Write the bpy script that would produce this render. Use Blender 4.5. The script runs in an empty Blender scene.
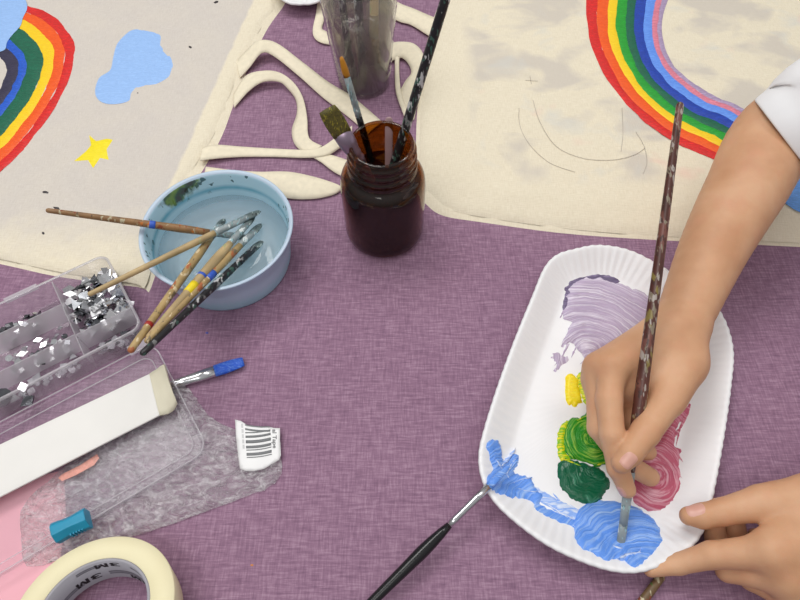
import bpy, bmesh, math, random
import numpy as np
from mathutils import Vector, Matrix
from mathutils.bvhtree import BVHTree
from mathutils.geometry import delaunay_2d_cdt

random.seed(7); rng = np.random.default_rng(7)
SC = bpy.context.scene
COL = SC.collection
# ------------------------------------------------------------------ camera model
CAM_H, FPX = 0.47, 604.0
PITCH = math.radians(59)
_s, _c = math.sin(PITCH), math.cos(PITCH)
def ray(px, py):
    u = (px - 400) / FPX; v = (300 - py) / FPX
    return np.array([u, _c + v * _s, -_s + v * _c])
def P(px, py, z=0.0):
    d = ray(px, py); t = (z - CAM_H) / d[2]
    return np.array([0, 0, CAM_H]) + d * t

# ------------------------------------------------------------------ materials
def S(r, g, b):
    f = lambda c: (c / 255 / 12.92) if c / 255 <= 0.04045 else ((c / 255 + 0.055) / 1.055) ** 2.4
    return (f(r), f(g), f(b), 1.0)
class NT:
    def __init__(self, name):
        self.m = bpy.data.materials.new(name); self.m.use_nodes = True
        self.t = self.m.node_tree; self.n = self.t.nodes
        self.b = self.n['Principled BSDF']; self.out = self.n['Material Output']
        self._tc = None
    def link(self, a, b): self.t.links.new(a, b)
    def put(self, node, **kw):
        for k, v in kw.items():
            k2 = k.replace('_', ' ')
            s = node.inputs[k2]
            if hasattr(v, 'bl_idname') or isinstance(v, bpy.types.NodeSocket): self.link(v, s)
            else: s.default_value = v
    def new(self, typ, **kw):
        x = self.n.new(typ); self.put(x, **kw); return x
    def obj(self):
        if not self._tc: self._tc = self.n.new('ShaderNodeTexCoord')
        return self._tc.outputs['Object']
    def map(self, scale=(1, 1, 1), rot=0.0, vec=None, loc=(0, 0, 0)):
        x = self.n.new('ShaderNodeMapping'); self.link(vec or self.obj(), x.inputs[0])
        x.inputs['Location'].default_value = loc
        x.inputs['Rotation'].default_value = (0, 0, rot); x.inputs['Scale'].default_value = scale
        return x.outputs[0]
    def noise(self, scale, detail=3, vec=None, rough=0.5, dist=0.0):
        x = self.n.new('ShaderNodeTexNoise'); self.link(vec or self.obj(), x.inputs['Vector'])
        x.inputs['Scale'].default_value = scale; x.inputs['Detail'].default_value = detail
        x.inputs['Roughness'].default_value = rough; x.inputs['Distortion'].default_value = dist
        return x.outputs['Fac']
    def voro(self, scale, vec=None, feature='F1', out='Distance'):
        x = self.n.new('ShaderNodeTexVoronoi'); x.feature = feature
        self.link(vec or self.obj(), x.inputs['Vector']); x.inputs['Scale'].default_value = scale
        return x.outputs[out]
    def ramp(self, fac, stops, interp='LINEAR'):
        x = self.n.new('ShaderNodeValToRGB'); x.color_ramp.interpolation = interp
        e = x.color_ramp.elements
        while len(e) < len(stops): e.new(0.5)
        for i, (p, c) in enumerate(stops):
            e[i].position = p; e[i].color = c if not isinstance(c, (int, float)) else (c, c, c, 1)
        self.link(fac, x.inputs[0]); return x.outputs[0]
    def math(self, op, a, b=None, clamp=False):
        x = self.n.new('ShaderNodeMath'); x.operation = op; x.use_clamp = clamp
        for i, v in enumerate((a, b)):
            if v is None: continue
            if isinstance(v, (int, float)): x.inputs[i].default_value = v
            else: self.link(v, x.inputs[i])
        return x.outputs[0]
    def mix(self, fac, a, b, blend='MIX'):
        x = self.n.new('ShaderNodeMix'); x.data_type = 'RGBA'; x.blend_type = blend
        for i, v in ((0, fac), (6, a), (7, b)):
            if isinstance(v, (int, float, tuple)): x.inputs[i].default_value = v
            else: self.link(v, x.inputs[i])
        return x.outputs[2]
    def bump(self, h, strength=0.3, dist=0.001):
        x = self.n.new('ShaderNodeBump'); self.link(h, x.inputs['Height'])
        x.inputs['Strength'].default_value = strength; x.inputs['Distance'].default_value = dist
        self.link(x.outputs[0], self.b.inputs['Normal']); return x.outputs[0]
    def color(self, c):
        if isinstance(c, tuple): self.b.inputs['Base Color'].default_value = c
        else: self.link(c, self.b.inputs['Base Color'])
    def done(self, rough=0.5, metal=0.0, spec=0.5):
        self.b.inputs['Roughness'].default_value = rough
        self.b.inputs['Metallic'].default_value = metal
        self.b.inputs['Specular IOR Level'].default_value = spec
        return self.m

def plain(name, col, rough=0.5, metal=0.0, spec=0.5, var=0.06, nscale=60):
    t = NT(name)
    n = t.noise(nscale, 3)
    c0 = tuple(max(0, x * (1 - var)) for x in col[:3]) + (1,); c1 = tuple(min(1, x * (1 + var)) for x in col[:3]) + (1,)
    t.color(t.ramp(n, [(0.3, c0), (0.7, c1)])); return t.done(rough, metal, spec)

def cloth_mat():
    t = NT('purple_linen')
    a = t.noise(1, 3, t.map((62, 560, 1), .03), 0.6, .35); b = t.noise(1, 3, t.map((560, 66, 1), .03), 0.6, .35)
    a2 = t.noise(1, 2, t.map((90, 1500, 1))); b2 = t.noise(1, 2, t.map((1500, 90, 1)))
    big = t.noise(9, 3)
    h = t.math('ADD', t.math('MULTIPLY', a, 0.34), t.math('MULTIPLY', b, 0.26))
    h = t.math('ADD', h, t.math('MULTIPLY', a2, 0.16)); h = t.math('ADD', h, t.math('MULTIPLY', b2, 0.14))
    h = t.math('ADD', h, t.math('MULTIPLY', big, 0.06)); h = t.math('ADD', h, t.math('MULTIPLY', t.noise(620, 2), 0.04))
    t.color(t.ramp(h, [(0.35, S(112, 83, 106)), (0.50, S(145, 112, 135)), (0.65, S(178, 147, 167))]))
    t.bump(h, 0.5, 0.0012); return t.done(0.85, 0, 0.2)

def canvas_mat(name, stains=None):
    t = NT(name)
    a = t.noise(1, 2, t.map((120, 1300, 1))); b = t.noise(1, 2, t.map((1300, 120, 1)))
    h = t.math('ADD', t.math('MULTIPLY', a, 0.5), t.math('MULTIPLY', b, 0.5))
    base = t.ramp(h, [(0.3, S(221, 210, 185)), (0.7, S(239, 230, 209))])
    wr = t.noise(14, 4)
    if stains == 'grey':     # thin grey primer coat over the middle of the panel
        n = t.noise(60, 3); sx = t.n.new('ShaderNodeSeparateXYZ'); t.link(t.obj(), sx.inputs[0])
        # primed field is left of a slanted line and above a horizontal one
        q = t.math('ADD', t.math('MULTIPLY', sx.outputs[0], PRIME[0]), t.math('MULTIPLY', sx.outputs[1], PRIME[1]))
        q = t.math('ADD', q, PRIME[2]); q = t.math('ADD', q, t.math('MULTIPLY', t.math('SUBTRACT', n, 0.5), 0.006))
        k1 = t.math('MULTIPLY', q, 300, True)
        q2 = t.math('ADD', sx.outputs[1], PRIME[3]); q2 = t.math('ADD', q2, t.math('MULTIPLY', t.math('SUBTRACT', n, 0.5), 0.05))
        k2 = t.math('MULTIPLY', q2, 16, True)
        k = t.math('MULTIPLY', k1, k2)
        k = t.math('MULTIPLY', k, t.math('ADD', 0.72, t.math('MULTIPLY', t.noise(25, 3), 0.45)), True)
        base = t.mix(k, base, t.ramp(h, [(0.3, S(200, 192, 184)), (0.7, S(216, 209, 201))]))
    if stains == 'wash':     # faint washed-out grey, blue and pink smudges
        v = t.map((1, 1, 1), 0.35)
        n1 = t.noise(12, 3, t.map((1, 1.5, 1), 0.1), 0.5, 0.3); n2 = t.noise(17, 3, t.map((1, 1, 1), 1.0, None, (3, 1, 0)), 0.6, 0.4)
        n3 = t.noise(20, 2, t.map((1, 1, 1), 0.0, None, (7, 4, 0)), 0.5, 0.3)
        sx = t.n.new('ShaderNodeSeparateXYZ'); t.link(t.obj(), sx.inputs[0])
        inside = t.math('MULTIPLY', t.math('MULTIPLY', t.math('ADD', sx.outputs[0], WASH[0]), 60, True),
                        t.math('MULTIPLY', t.math('ADD', sx.outputs[1], WASH[1]), 60, True))
        m1 = t.math('MULTIPLY', t.ramp(n1, [(0.48, 0.0), (0.60, 0.75)]), inside)
        m2 = t.math('MULTIPLY', t.ramp(n2, [(0.58, 0.0), (0.72, 0.45)]), inside)
        m3 = t.math('MULTIPLY', t.ramp(n3, [(0.64, 0.0), (0.76, 0.5)]), inside)
        base = t.mix(m1, base, S(202, 194, 184)); base = t.mix(m2, base, S(206, 208, 205)); base = t.mix(m3, base, S(232, 196, 180))
    t.color(base)
    t.bump(t.math('ADD', t.math('MULTIPLY', h, 0.25), wr), 0.55, 0.0045); return t.done(0.9, 0, 0.15)

def paint_mat(name, base, streak, scale=90, lo=0.45, hi=0.68, rough=0.3, rot=0.6, bstr=0.5, third=None, swirl=None):
    t = NT(name)
    w = t.noise(scale, 3, t.map((1, 4.5, 1), rot), 0.5, 1.6)
    if swirl is not None:       # brushed round a centre
        k = P(*swirl[:2], .004) - np.array(wloc(pl)); sx = t.n.new('ShaderNodeSeparateXYZ'); t.link(t.map((1, 1, 1), 0, None, (-k[0], -k[1], 0)), sx.inputs[0])
        rr = t.math('SQRT', t.math('ADD', t.math('POWER', sx.outputs[0], 2), t.math('POWER', sx.outputs[1], 2))); an = t.math('ARCTAN2', sx.outputs[1], sx.outputs[0])
        cb = t.n.new('ShaderNodeCombineXYZ'); t.link(t.math('ADD', t.math('MULTIPLY', rr, swirl[2]), t.math('MULTIPLY', t.noise(45, 2), swirl[3])), cb.inputs[0]); t.link(t.math('MULTIPLY', t.math('ABSOLUTE', an), .9), cb.inputs[1])
        w = t.noise(1.0, 4, cb.outputs[0], .55, .3)
    c = t.ramp(w, [(lo, base), (hi, streak)])
    if third is not None: c = t.mix(t.ramp(t.noise(70, 2, None, 0.5, 1.0), [(0.52, 0.0), (0.6, 1.0)]), c, third)
    t.color(c); t.bump(w, bstr, 0.002); return t.done(rough, 0, 0.5)

def speckle_mat(name, base, cols, scale=220, rough=0.45, amount=0.5, along=(1, .4, .4)):
    t = NT(name)
    n = t.noise(scale * 0.35, 2); c = t.ramp(n, [(0.35, tuple(x * 0.7 for x in base[:3]) + (1,)), (0.65, base)])
    for i, k in enumerate(cols):
        m = t.ramp(t.noise(scale * (0.6 + 0.35 * i), 2, t.map(along, 0, None, (3.1 * i + 1, 7.7 * i, 2.3 * i))), [(1 - amount * 0.82, 0.0), (1 - amount * 0.82 + 0.03, 1.0)])
        c = t.mix(m, c, k)
    t.color(c); t.bump(n, 0.3, 0.0006); return t.done(rough)

def clear_mat(name, tint=(0.95, 0.95, 0.96, 1), haze=0.06, hazecol=(0.85, 0.85, 0.88, 1), rough=0.08, gloss=1.0, bumpscale=None, bstr=0.4, bdist=0.001, hazevar=None, ior=1.45):
    t = NT(name)
    tr = t.n.new('ShaderNodeBsdfTransparent'); tr.inputs[0].default_value = tint
    gl = t.n.new('ShaderNodeBsdfGlossy'); gl.inputs['Roughness'].default_value = rough
    df = t.n.new('ShaderNodeBsdfDiffuse'); df.inputs[0].default_value = hazecol
    tl = t.n.new('ShaderNodeBsdfTranslucent'); tl.inputs[0].default_value = hazecol
    hz = t.n.new('ShaderNodeMixShader'); hz.inputs[0].default_value = .5; t.link(df.outputs[0], hz.inputs[1]); t.link(tl.outputs[0], hz.inputs[2])
    fr = t.n.new('ShaderNodeLayerWeight'); fr.inputs['Blend'].default_value = .5
    m1 = t.n.new('ShaderNodeMixShader'); m2 = t.n.new('ShaderNodeMixShader')
    if hazevar is not None:
        t.link(t.ramp(hazevar(t), [(0.40, haze * 0.5), (0.52, haze * 0.85), (0.66, haze * 1.7)]), m1.inputs[0])
    else: m1.inputs[0].default_value = haze
    t.link(tr.outputs[0], m1.inputs[1]); t.link(hz.outputs[0], m1.inputs[2])
    t.link(t.math('MULTIPLY', t.math('ADD', .035, t.math('MULTIPLY', t.math('POWER', fr.outputs['Facing'], 5), .7)), gloss, True), m2.inputs[0])
    t.link(m1.outputs[0], m2.inputs[1]); t.link(gl.outputs[0], m2.inputs[2])
    if bumpscale:
        bp = t.n.new('ShaderNodeBump'); bp.inputs['Strength'].default_value = bstr; bp.inputs['Distance'].default_value = bdist
        t.link(bumpscale(t), bp.inputs['Height'])
        for x in (gl, df, tl, fr): t.link(bp.outputs[0], x.inputs['Normal'])
    t.link(m2.outputs[0], t.out.inputs[0]); t.n.remove(t.b)
    return t.m

# ------------------------------------------------------------------ object helpers
def tag(o, label=None, cat=None, group=None, kind=None):
    if label: o['label'] = label
    if cat: o['category'] = cat
    if group: o['group'] = group
    if kind: o['kind'] = kind
    return o
def empty(name, loc, label, cat, group=None):
    o = bpy.data.objects.new(name, None); COL.objects.link(o); o.location = loc; o.empty_display_size = 0.01
    return tag(o, label, cat, group)
def wloc(o):
    v = Vector((0, 0, 0))
    while o is not None: v = v + Vector(o.location); o = o.parent
    return v
def mesh(name, verts, faces, mat, parent=None, smooth=True, label=None, origin=None, fmats=None):
    V = np.array(verts, dtype=float).reshape(-1, 3)
    if parent is not None: org = np.array(wloc(parent))
    elif origin is not None: org = np.array(origin, dtype=float)
    else: org = np.array([V[:, 0].mean(), V[:, 1].mean(), V[:, 2].min()])
    me = bpy.data.meshes.new(name)
    me.from_pydata((V - org).tolist(), [], [tuple(int(i) for i in f) for f in faces]); me.update()
    for m in (mat if isinstance(mat, (list, tuple)) else [mat]): me.materials.append(m)
    if fmats is not None: me.polygons.foreach_set('material_index', list(fmats))
    if smooth: me.polygons.foreach_set('use_smooth', [True] * len(me.polygons))
    bm = bmesh.new(); bm.from_mesh(me); bmesh.ops.recalc_face_normals(bm, faces=bm.faces); bm.to_mesh(me); bm.free()
    o = bpy.data.objects.new(name, me); COL.objects.link(o)
    if parent is not None: o.parent = parent
    else: o.location = org
    if label: o['label'] = label
    return o
def solid(o, th, offset=-1):
    m = o.modifiers.new('thickness', 'SOLIDIFY'); m.thickness = th; m.offset = offset; return o
def bevel(o, w, seg=2):
    m = o.modifiers.new('soft_edge', 'BEVEL'); m.width = w; m.segments = seg; m.limit_method = 'ANGLE'; return o

class MB:
    def __init__(s): s.v = []; s.f = []
    def add(s, v, f):
        k = len(s.v); s.v += [tuple(map(float, x)) for x in v]; s.f += [tuple(i + k for i in q) for q in f]
    def box(s, c, ax, ay, az):
        c, ax, ay, az = map(np.asarray, (c, ax, ay, az))
        v = [c + i * ax + j * ay + k * az for i in (-1, 1) for j in (-1, 1) for k in (-1, 1)]
        s.add(v, [(0, 1, 3, 2), (4, 6, 7, 5), (0, 4, 5, 1), (2, 3, 7, 6), (0, 2, 6, 4), (1, 5, 7, 3)])
    def rings(s, R, closed=True, cap0=True, cap1=True):
        n = len(R[0]); k = len(s.v)
        for r in R: s.v += [tuple(map(float, x)) for x in r]
        for i in range(len(R) - 1):
            for j in range(n if closed else n - 1):
                a = k + i * n + j; b = k + i * n + (j + 1) % n; s.f.append((a, b, b + n, a + n))
        if cap0: s.f.append(tuple(k + j for j in range(n))[::-1])
        if cap1: s.f.append(tuple(k + (len(R) - 1) * n + j for j in range(n)))
    def out(s, name, mat, parent=None, **kw): return mesh(name, s.v, s.f, mat, parent, **kw)

def lathe(profile, c, n=72):
    a = np.linspace(0, 2 * np.pi, n, endpoint=False)
    return [np.stack([c[0] + r * np.cos(a), c[1] + r * np.sin(a), np.full(n, c[2] + z)], -1) for r, z in profile]

def crom(pts, n=8, closed=False):
    p = np.array(pts, float); out = []; m = len(p)
    seg = m if closed else m - 1
    for i in range(seg):
        if closed: a, b, c, d = p[(i - 1) % m], p[i], p[(i + 1) % m], p[(i + 2) % m]
        else: a, b, c, d = p[max(i - 1, 0)], p[i], p[i + 1], p[min(i + 2, m - 1)]
        for k in range(n):
            t = k / n
            out.append(0.5 * (2 * b + (c - a) * t + (2 * a - 5 * b + 4 * c - d) * t * t + (3 * b - a - 3 * c + d) * t ** 3))
    if not closed: out.append(p[-1])
    return np.array(out)
def resample(p, n):
    d = np.r_[0, np.cumsum(np.linalg.norm(np.diff(p, axis=0), axis=1))]; s = np.linspace(0, d[-1], n)
    return np.stack([np.interp(s, d, p[:, k]) for k in range(p.shape[1])], -1)
def inside(pts, poly):
    x, y = pts[:, 0], pts[:, 1]; r = np.zeros(len(pts), bool); j = len(poly) - 1
    for i in range(len(poly)):
        xi, yi = poly[i]; xj, yj = poly[j]
        c = ((yi > y) != (yj > y)) & (x < (xj - xi) * (y - yi) / (yj - yi + 1e-12) + xi); r ^= c; j = i
    return r
def edge_dist(pts, poly):
    d = np.full(len(pts), 1e9)
    for i in range(len(poly)):
        a = poly[i]; b = poly[(i + 1) % len(poly)]; ab = b - a; L = ab @ ab + 1e-12
        t = np.clip(((pts - a) @ ab) / L, 0, 1); q = a + t[:, None] * ab
        d = np.minimum(d, np.linalg.norm(pts - q, axis=1))
    return d
def fill(poly, step):
    """triangulated filled outline with interior points; returns 2D points, faces, distance to the outline"""
    lo, hi = poly.min(0), poly.max(0)
    g = np.stack(np.meshgrid(np.arange(lo[0], hi[0], step), np.arange(lo[1], hi[1], step)), -1).reshape(-1, 2)
    g = g + rng.uniform(-.18, .18, g.shape) * step
    g = g[inside(g, poly)]; g = g[edge_dist(g, poly) > step * 0.55]
    allp = [Vector(p) for p in poly] + [Vector(p) for p in g]
    n = len(poly)
    v, e, f, *_ = delaunay_2d_cdt(allp, [(i, (i + 1) % n) for i in range(n)], [], 1, 1e-7)
    pts = np.array([tuple(x) for x in v]); f = [q for q in f]
    cen = np.array([pts[list(q)].mean(0) for q in f]); ok = inside(cen, poly)
    return pts, [q for q, k in zip(f, ok) if k], edge_dist(pts, poly)

def blanket(name, px, mat, parent, z0, h, w, step=0.006, smooth_n=6, bumps=0.0, slope=False, **kw):
    """cloth or paper panel: outline in photo pixels laid on the plane z0, h thick, rounded over w at its rim"""
    o = crom(px, smooth_n, True) if smooth_n > 1 else np.array(px, float)
    poly = np.array([P(a, b, z0)[:2] for a, b in o])
    pts, f, d = fill(poly, step)
    t = np.clip(d / w, 0, 1); z = z0 + h * np.sqrt(1 - (1 - t) ** 2)
    if slope:      # straight fall from a fold line to a thin rounded hem
        z = z0 + h * (.3 * np.sqrt(1 - (1 - np.clip(t * 8, 0, 1)) ** 2) + .7 * np.clip((t - .05) / .95, 0, 1))
    if bumps:
        z = z + bumps * t * (np.sin(pts[:, 0] * 61 + 3 * np.sin(pts[:, 1] * 23)) * np.sin(pts[:, 1] * 47 + 1))
    return mesh(name, np.c_[pts, z], f, mat, parent, **kw)

def drape(name, px, mat, parent, surf, h, w, step=3.0, smooth_n=5, jag=0.0, base=-0.0002, rip=0.0, **kw):
    """paint: outline in photo pixels dropped on a surface, with a raised rounded body"""
    o = crom(px, smooth_n, True) if smooth_n > 1 else np.array(px, float)
    if jag: o = o + rng.normal(0, jag, o.shape)
    pts, f, d = fill(o, step)
    t = np.clip(d / w, 0, 1); hh = base + (h - base) * np.sqrt(1 - (1 - t) ** 2)
    if rip: hh = hh + rip * t * rng.normal(0, 1, len(pts))
    V = []
    for (a, b), k in zip(pts, hh):
        q, nrm = surf(a, b); V.append(q + nrm * k)
    return mesh(name, V, f, mat, parent, **kw)
def flat(z): return lambda a, b: (P(a, b, z), np.array([0, 0, 1.0]))
def on_mesh(o):
    dg = bpy.context.evaluated_depsgraph_get(); dg.update()
    W = np.array(wloc(o)); me = o.data
    bv = BVHTree.FromPolygons([Vector(v.co) + Vector(W) for v in me.vertices], [tuple(p.vertices) for p in me.polygons])
    def f(a, b):
        d = ray(a, b); h = bv.ray_cast(Vector((0, 0, CAM_H)), Vector(d).normalized())
        if h[0] is None:
            h = bv.find_nearest(Vector(P(a, b, 0.01)))
        n = np.array(h[1]); n = n if n[2] > 0 else -n
        return np.array(h[0]), n
    return f

def ribbon(name, rows, mat, parent, th=0.0012, n=7, cross=5, **kw):
    """strap: rows of (px1,py1,z1, px2,py2,z2) for its two edges"""
    r = crom(np.array(rows, float), n); V = []; F = []
    for row in r:
        a, b = P(*row[:3]), P(*row[3:])
        for k in range(cross):
            t = k / (cross - 1); q = a + (b - a) * t; q[2] += 0.0008 * math.sin(math.pi * t); V.append(q)
    for i in range(len(r) - 1):
        for k in range(cross - 1):
            a = i * cross + k; F.append((a, a + 1, a + cross + 1, a + cross))
    return solid(mesh(name, V, F, mat, parent, **kw), th, 0)

def frame(T, E, up=(0, 0, 1)):
    T, E = np.asarray(T, float), np.asarray(E, float); a = E - T; L = np.linalg.norm(a); a /= L
    u = np.cross(np.asarray(up, float), a); u /= np.linalg.norm(u); w = np.cross(a, u); return T, a, u, w, L
def tubes(T, a, u, w, st, n=20):
    g = np.linspace(0, 2 * np.pi, n, endpoint=False)
    return [[T + a * s + u * (rx * math.cos(q)) + w * (ry * math.sin(q)) for q in g] for s, rx, ry in st]

def brush(tip, end, label, mats, bl=0.012, fl=0.022, bw=0.004, bt=0.0015, fr=0.003, hr=0.0036, er=0.0014, up=(0, 0, 1), point=0.35, bands=(), group=None, loaded=None, bristle_label=None, handle_label=None, ferrule_label=None, nib=None):
    """paint brush lying from the bristle tip to the end of its handle"""
    T, a, u, w, L = frame(tip, end, up)
    m = (np.asarray(tip) + np.asarray(end)) / 2
    root = empty('paint_brush', (m[0], m[1], min(tip[2], end[2])), label, 'paint brush', group)
    b = MB(); N = 6
    st = [(0.0, bw * point, bt * 0.25)]
    for i in range(1, N + 1):
        t = i / N; st.append((bl * t * 1.02, bw * (point + (1 - point) * min(1, 1.7 * t) ** 0.6) * (1 - 0.12 * t), bt * (0.25 + 0.75 * min(1, 1.5 * t))))
    b.rings(tubes(T, a, u, w, st)); b.out('bristles', mats[0], root, label=bristle_label)
    f = MB(); st = [(bl * 0.92, bw * 0.86, max(bt, fr * 0.45)), (bl + fl * 0.35, (bw + fr) / 2, fr * 0.8), (bl + fl * 0.6, fr, fr), (bl + fl * 0.66, fr * 1.1, fr * 1.1), (bl + fl * 0.70, fr, fr), (bl + fl * 0.80, fr * 1.02, fr * 1.02), (bl + fl * 0.84, fr * 1.12, fr * 1.12), (bl + fl * 0.88, fr * 1.02, fr * 1.02), (bl + fl, fr * 1.03, fr * 1.03)]
    f.rings(tubes(T, a, u, w, st)); f.out('ferrule', mats[1], root, label=ferrule_label)
    h = MB(); s0 = bl + fl * 0.97; hl = L - s0; st = []
    for i in range(15):
        t = i / 14
        if t < 0.22: r = fr * 0.95 + (hr - fr * 0.95) * math.sin(t / 0.22 * math.pi / 2)
        else: r = hr + (er - hr) * ((t - 0.22) / 0.78) ** 0.85
        st.append((s0 + hl * t, r, r))
    st += [(L + er * 0.5, er * 0.75, er * 0.75), (L + er * 0.8, er * 0.3, er * 0.3)]
    h.rings(tubes(T, a, u, w, st)); ho = h.out('handle', mats[2], root, label=handle_label)
    for (t0, t1, mt) in bands:      # dried paint bands round the handle
        q = MB(); rr = lambda s: np.interp(s, [x[0] for x in st], [x[1] for x in st]) + 0.00025
        q.rings(tubes(T, a, u, w, [(s, rr(s), rr(s)) for s in np.linspace(t0 * L, t1 * L, 4)])); q.out('paint_band', mt, ho)
    return root

# ------------------------------------------------------------------ signed distance bodies (hands, sleeves)
class SDF:
    def __init__(s, lo, hi, h):
        s.lo = np.array(lo); s.h = h; s.n = np.ceil((np.array(hi) - s.lo) / h).astype(int) + 1
    def grid(s): return np.full(s.n, 0.5, np.float32)
    def cap(s, D, a, ra, b, rb, k=0.004, pad=0.03, squash=None):
        a, b = np.asarray(a, float), np.asarray(b, float); R = max(ra, rb) + pad
        i0 = np.clip(np.floor((np.minimum(a, b) - R - s.lo) / s.h).astype(int), 0, s.n)
        i1 = np.clip(np.ceil((np.maximum(a, b) + R - s.lo) / s.h).astype(int), 0, s.n)
        if (i1 <= i0).any(): return
        X, Y, Z = [(s.lo[q] + s.h * np.arange(i0[q], i1[q])).astype(np.float32) for q in range(3)]
        X = X[:, None, None] - a[0]; Y = Y[None, :, None] - a[1]; Z = Z[None, None, :] - a[2]
        d = b - a; L = d @ d + 1e-12
        t = np.clip((X * d[0] + Y * d[1] + Z * d[2]) / L, 0, 1)
        e = np.sqrt((X - t * d[0]) ** 2 + (Y - t * d[1]) ** 2 + (Z - t * d[2]) ** 2) - (ra + (rb - ra) * t)
        sl = tuple(slice(i0[q], i1[q]) for q in range(3)); c = D[sl]
        D[sl] = smin(c, e, k)
def smin(a, b, k):
    q = np.maximum(k - np.abs(a - b), 0) / k
    return np.minimum(a, b) - q * q * k * 0.25
def surface_nets(D, lo, h):
    s = D < 0
    c = [s[i:s.shape[0] - 1 + i, j:s.shape[1] - 1 + j, k:s.shape[2] - 1 + k] for i in (0, 1) for j in (0, 1) for k in (0, 1)]
    tot = sum(x.astype(np.int8) for x in c); act = (tot > 0) & (tot < 8)
    idx = np.argwhere(act); cid = np.full(act.shape, -1, np.int64); cid[act] = np.arange(len(idx))
    off = [(i, j, k) for i in (0, 1) for j in (0, 1) for k in (0, 1)]
    val = np.stack([D[idx[:, 0] + o[0], idx[:, 1] + o[1], idx[:, 2] + o[2]] for o in off], -1).astype(float)
    acc = np.zeros((len(idx), 3)); cnt = np.zeros(len(idx))
    for a in range(8):
        for b in range(a + 1, 8):
            oa, ob = np.array(off[a]), np.array(off[b])
            if np.abs(oa - ob).sum() != 1: continue
            x = (val[:, a] < 0) != (val[:, b] < 0)
            t = np.where(x, val[:, a] / np.where(x, val[:, a] - val[:, b], 1), 0)
            acc += np.where(x[:, None], oa + t[:, None] * (ob - oa), 0); cnt += x
    V = np.array(lo) + h * (idx + acc / cnt[:, None]); F = []
    for ax in range(3):
        o1, o2 = [q for q in range(3) if q != ax]
        A = np.moveaxis(s, ax, 0); e = A[:-1] != A[1:]; e = np.moveaxis(e, 0, ax)
        ii = np.argwhere(e); ok = (ii[:, o1] > 0) & (ii[:, o2] > 0) & (ii[:, o1] < act.shape[o1]) & (ii[:, o2] < act.shape[o2]); ii = ii[ok]
        def C(d1, d2):
            q = ii.copy(); q[:, o1] += d1; q[:, o2] += d2; return cid[q[:, 0], q[:, 1], q[:, 2]]
        F.append(np.stack([C(-1, -1), C(0, -1), C(0, 0), C(-1, 0)], -1))
    F = np.concatenate(F); F = F[(F >= 0).all(1)]
    return V, F

# ------------------------------------------------------------------ tablecloth
UP = np.array([0, 0, 1.0])
M_cloth = cloth_mat()
b = MB()
nx, ny = 36, 30
xs = np.linspace(-1.0, 1.1, nx); ys = np.linspace(-0.25, 1.25, ny)
V = [(x, y, 0.0) for x in xs for y in ys]
F = [(i * ny + j, (i + 1) * ny + j, (i + 1) * ny + j + 1, i * ny + j + 1) for i in range(nx - 1) for j in range(ny - 1)]
# the cloth falls over the table edge all round
ring = [i * ny for i in range(nx)] + [(nx - 1) * ny + j for j in range(1, ny)] + [i * ny + ny - 1 for i in range(nx - 2, -1, -1)] + [j for j in range(ny - 2, 0, -1)]
prev = ring
for dz, dd in ((-0.012, 0.010), (-0.12, 0.014), (-0.25, 0.018)):
    cur = []
    for k, q in enumerate(ring):
        x, y, _ = V[q]; ox = -1 if x <= xs[0] else (1 if x >= xs[-1] else 0); oy = -1 if y <= ys[0] else (1 if y >= ys[-1] else 0)
        wv = 0.012 * math.sin(k * 0.9) * (-dz / 0.25)
        V.append((x + ox * (dd + wv), y + oy * (dd + wv), dz)); cur.append(len(V) - 1)
    n = len(ring)
    for k in range(n): F.append((prev[k], prev[(k + 1) % n], cur[(k + 1) % n], cur[k]))
    prev = cur
cloth = mesh('tablecloth', V, F, M_cloth, origin=(0, 0.5, 0))
tag(cloth, 'purple woven linen tablecloth covering the whole table', 'tablecloth')
for (a, c, col, r) in ((283.5, 21, S(40, 25, 40), 0.0012), (252, 565, S(190, 120, 60), 0.0016), (207, 333, S(70, 80, 170), 0.0016), (221, 334, S(90, 90, 150), 0.0007)):
    pts = [(a + r * 1400 * math.cos(q) * random.uniform(.7, 1.2), c + r * 1000 * math.sin(q) * random.uniform(.7, 1.2)) for q in np.linspace(0, 6.28, 8)[:-1]]
    drape('paint_speck', pts, plain('speck', col, 0.5), cloth, flat(0.0), 0.0005, 2, 1.5, 3)

# ------------------------------------------------------------------ tote bags
lb = P(90, 130)
TL = empty('tote_bag', (lb[0], lb[1], 0), 'natural canvas tote bag with dark-centred rainbow, blue cloud and yellow star', 'tote bag')
ZL = 0.0052
q0, q1 = P(252, 6, ZL), P(163, 204, ZL); tl = (q1 - q0) / np.linalg.norm(q1 - q0); nl = np.array([tl[1], -tl[0]])
if nl @ (P(100, 100)[:2] - q0[:2]) < 0: nl = -nl
PRIME = (float(nl[0]), float(nl[1]), float(-(nl @ (q0[:2] - lb[:2]))), float(-(P(60, 262, ZL)[1] - lb[1])))
M_can = canvas_mat('cotton_canvas'); M_canL = canvas_mat('primed_canvas', 'grey')
blanket('back_panel', [(-150, -60), (120, -75), (268, -50), (288, -14), (286, 2), (268, 28), (251, 62), (236, 98), (222, 136), (203, 170), (170, 225), (151, 288), (138, 287), (60, 277), (0, 264), (-100, 244)], M_can, TL, 0.0, 0.0028, 0.004, 0.010, 4)
front = blanket('front_panel', [(-150, -62), (120, -78), (262, -54), (281, -16), (279, 0), (262, 26), (244, 60), (230, 94), (215, 132), (196, 164), (165, 215), (147, 283), (132, 283), (60, 272), (0, 259), (-100, 240)], M_canL, TL, 0.0022, 0.003, 0.006, 0.006, 4, 0.0004)
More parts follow.
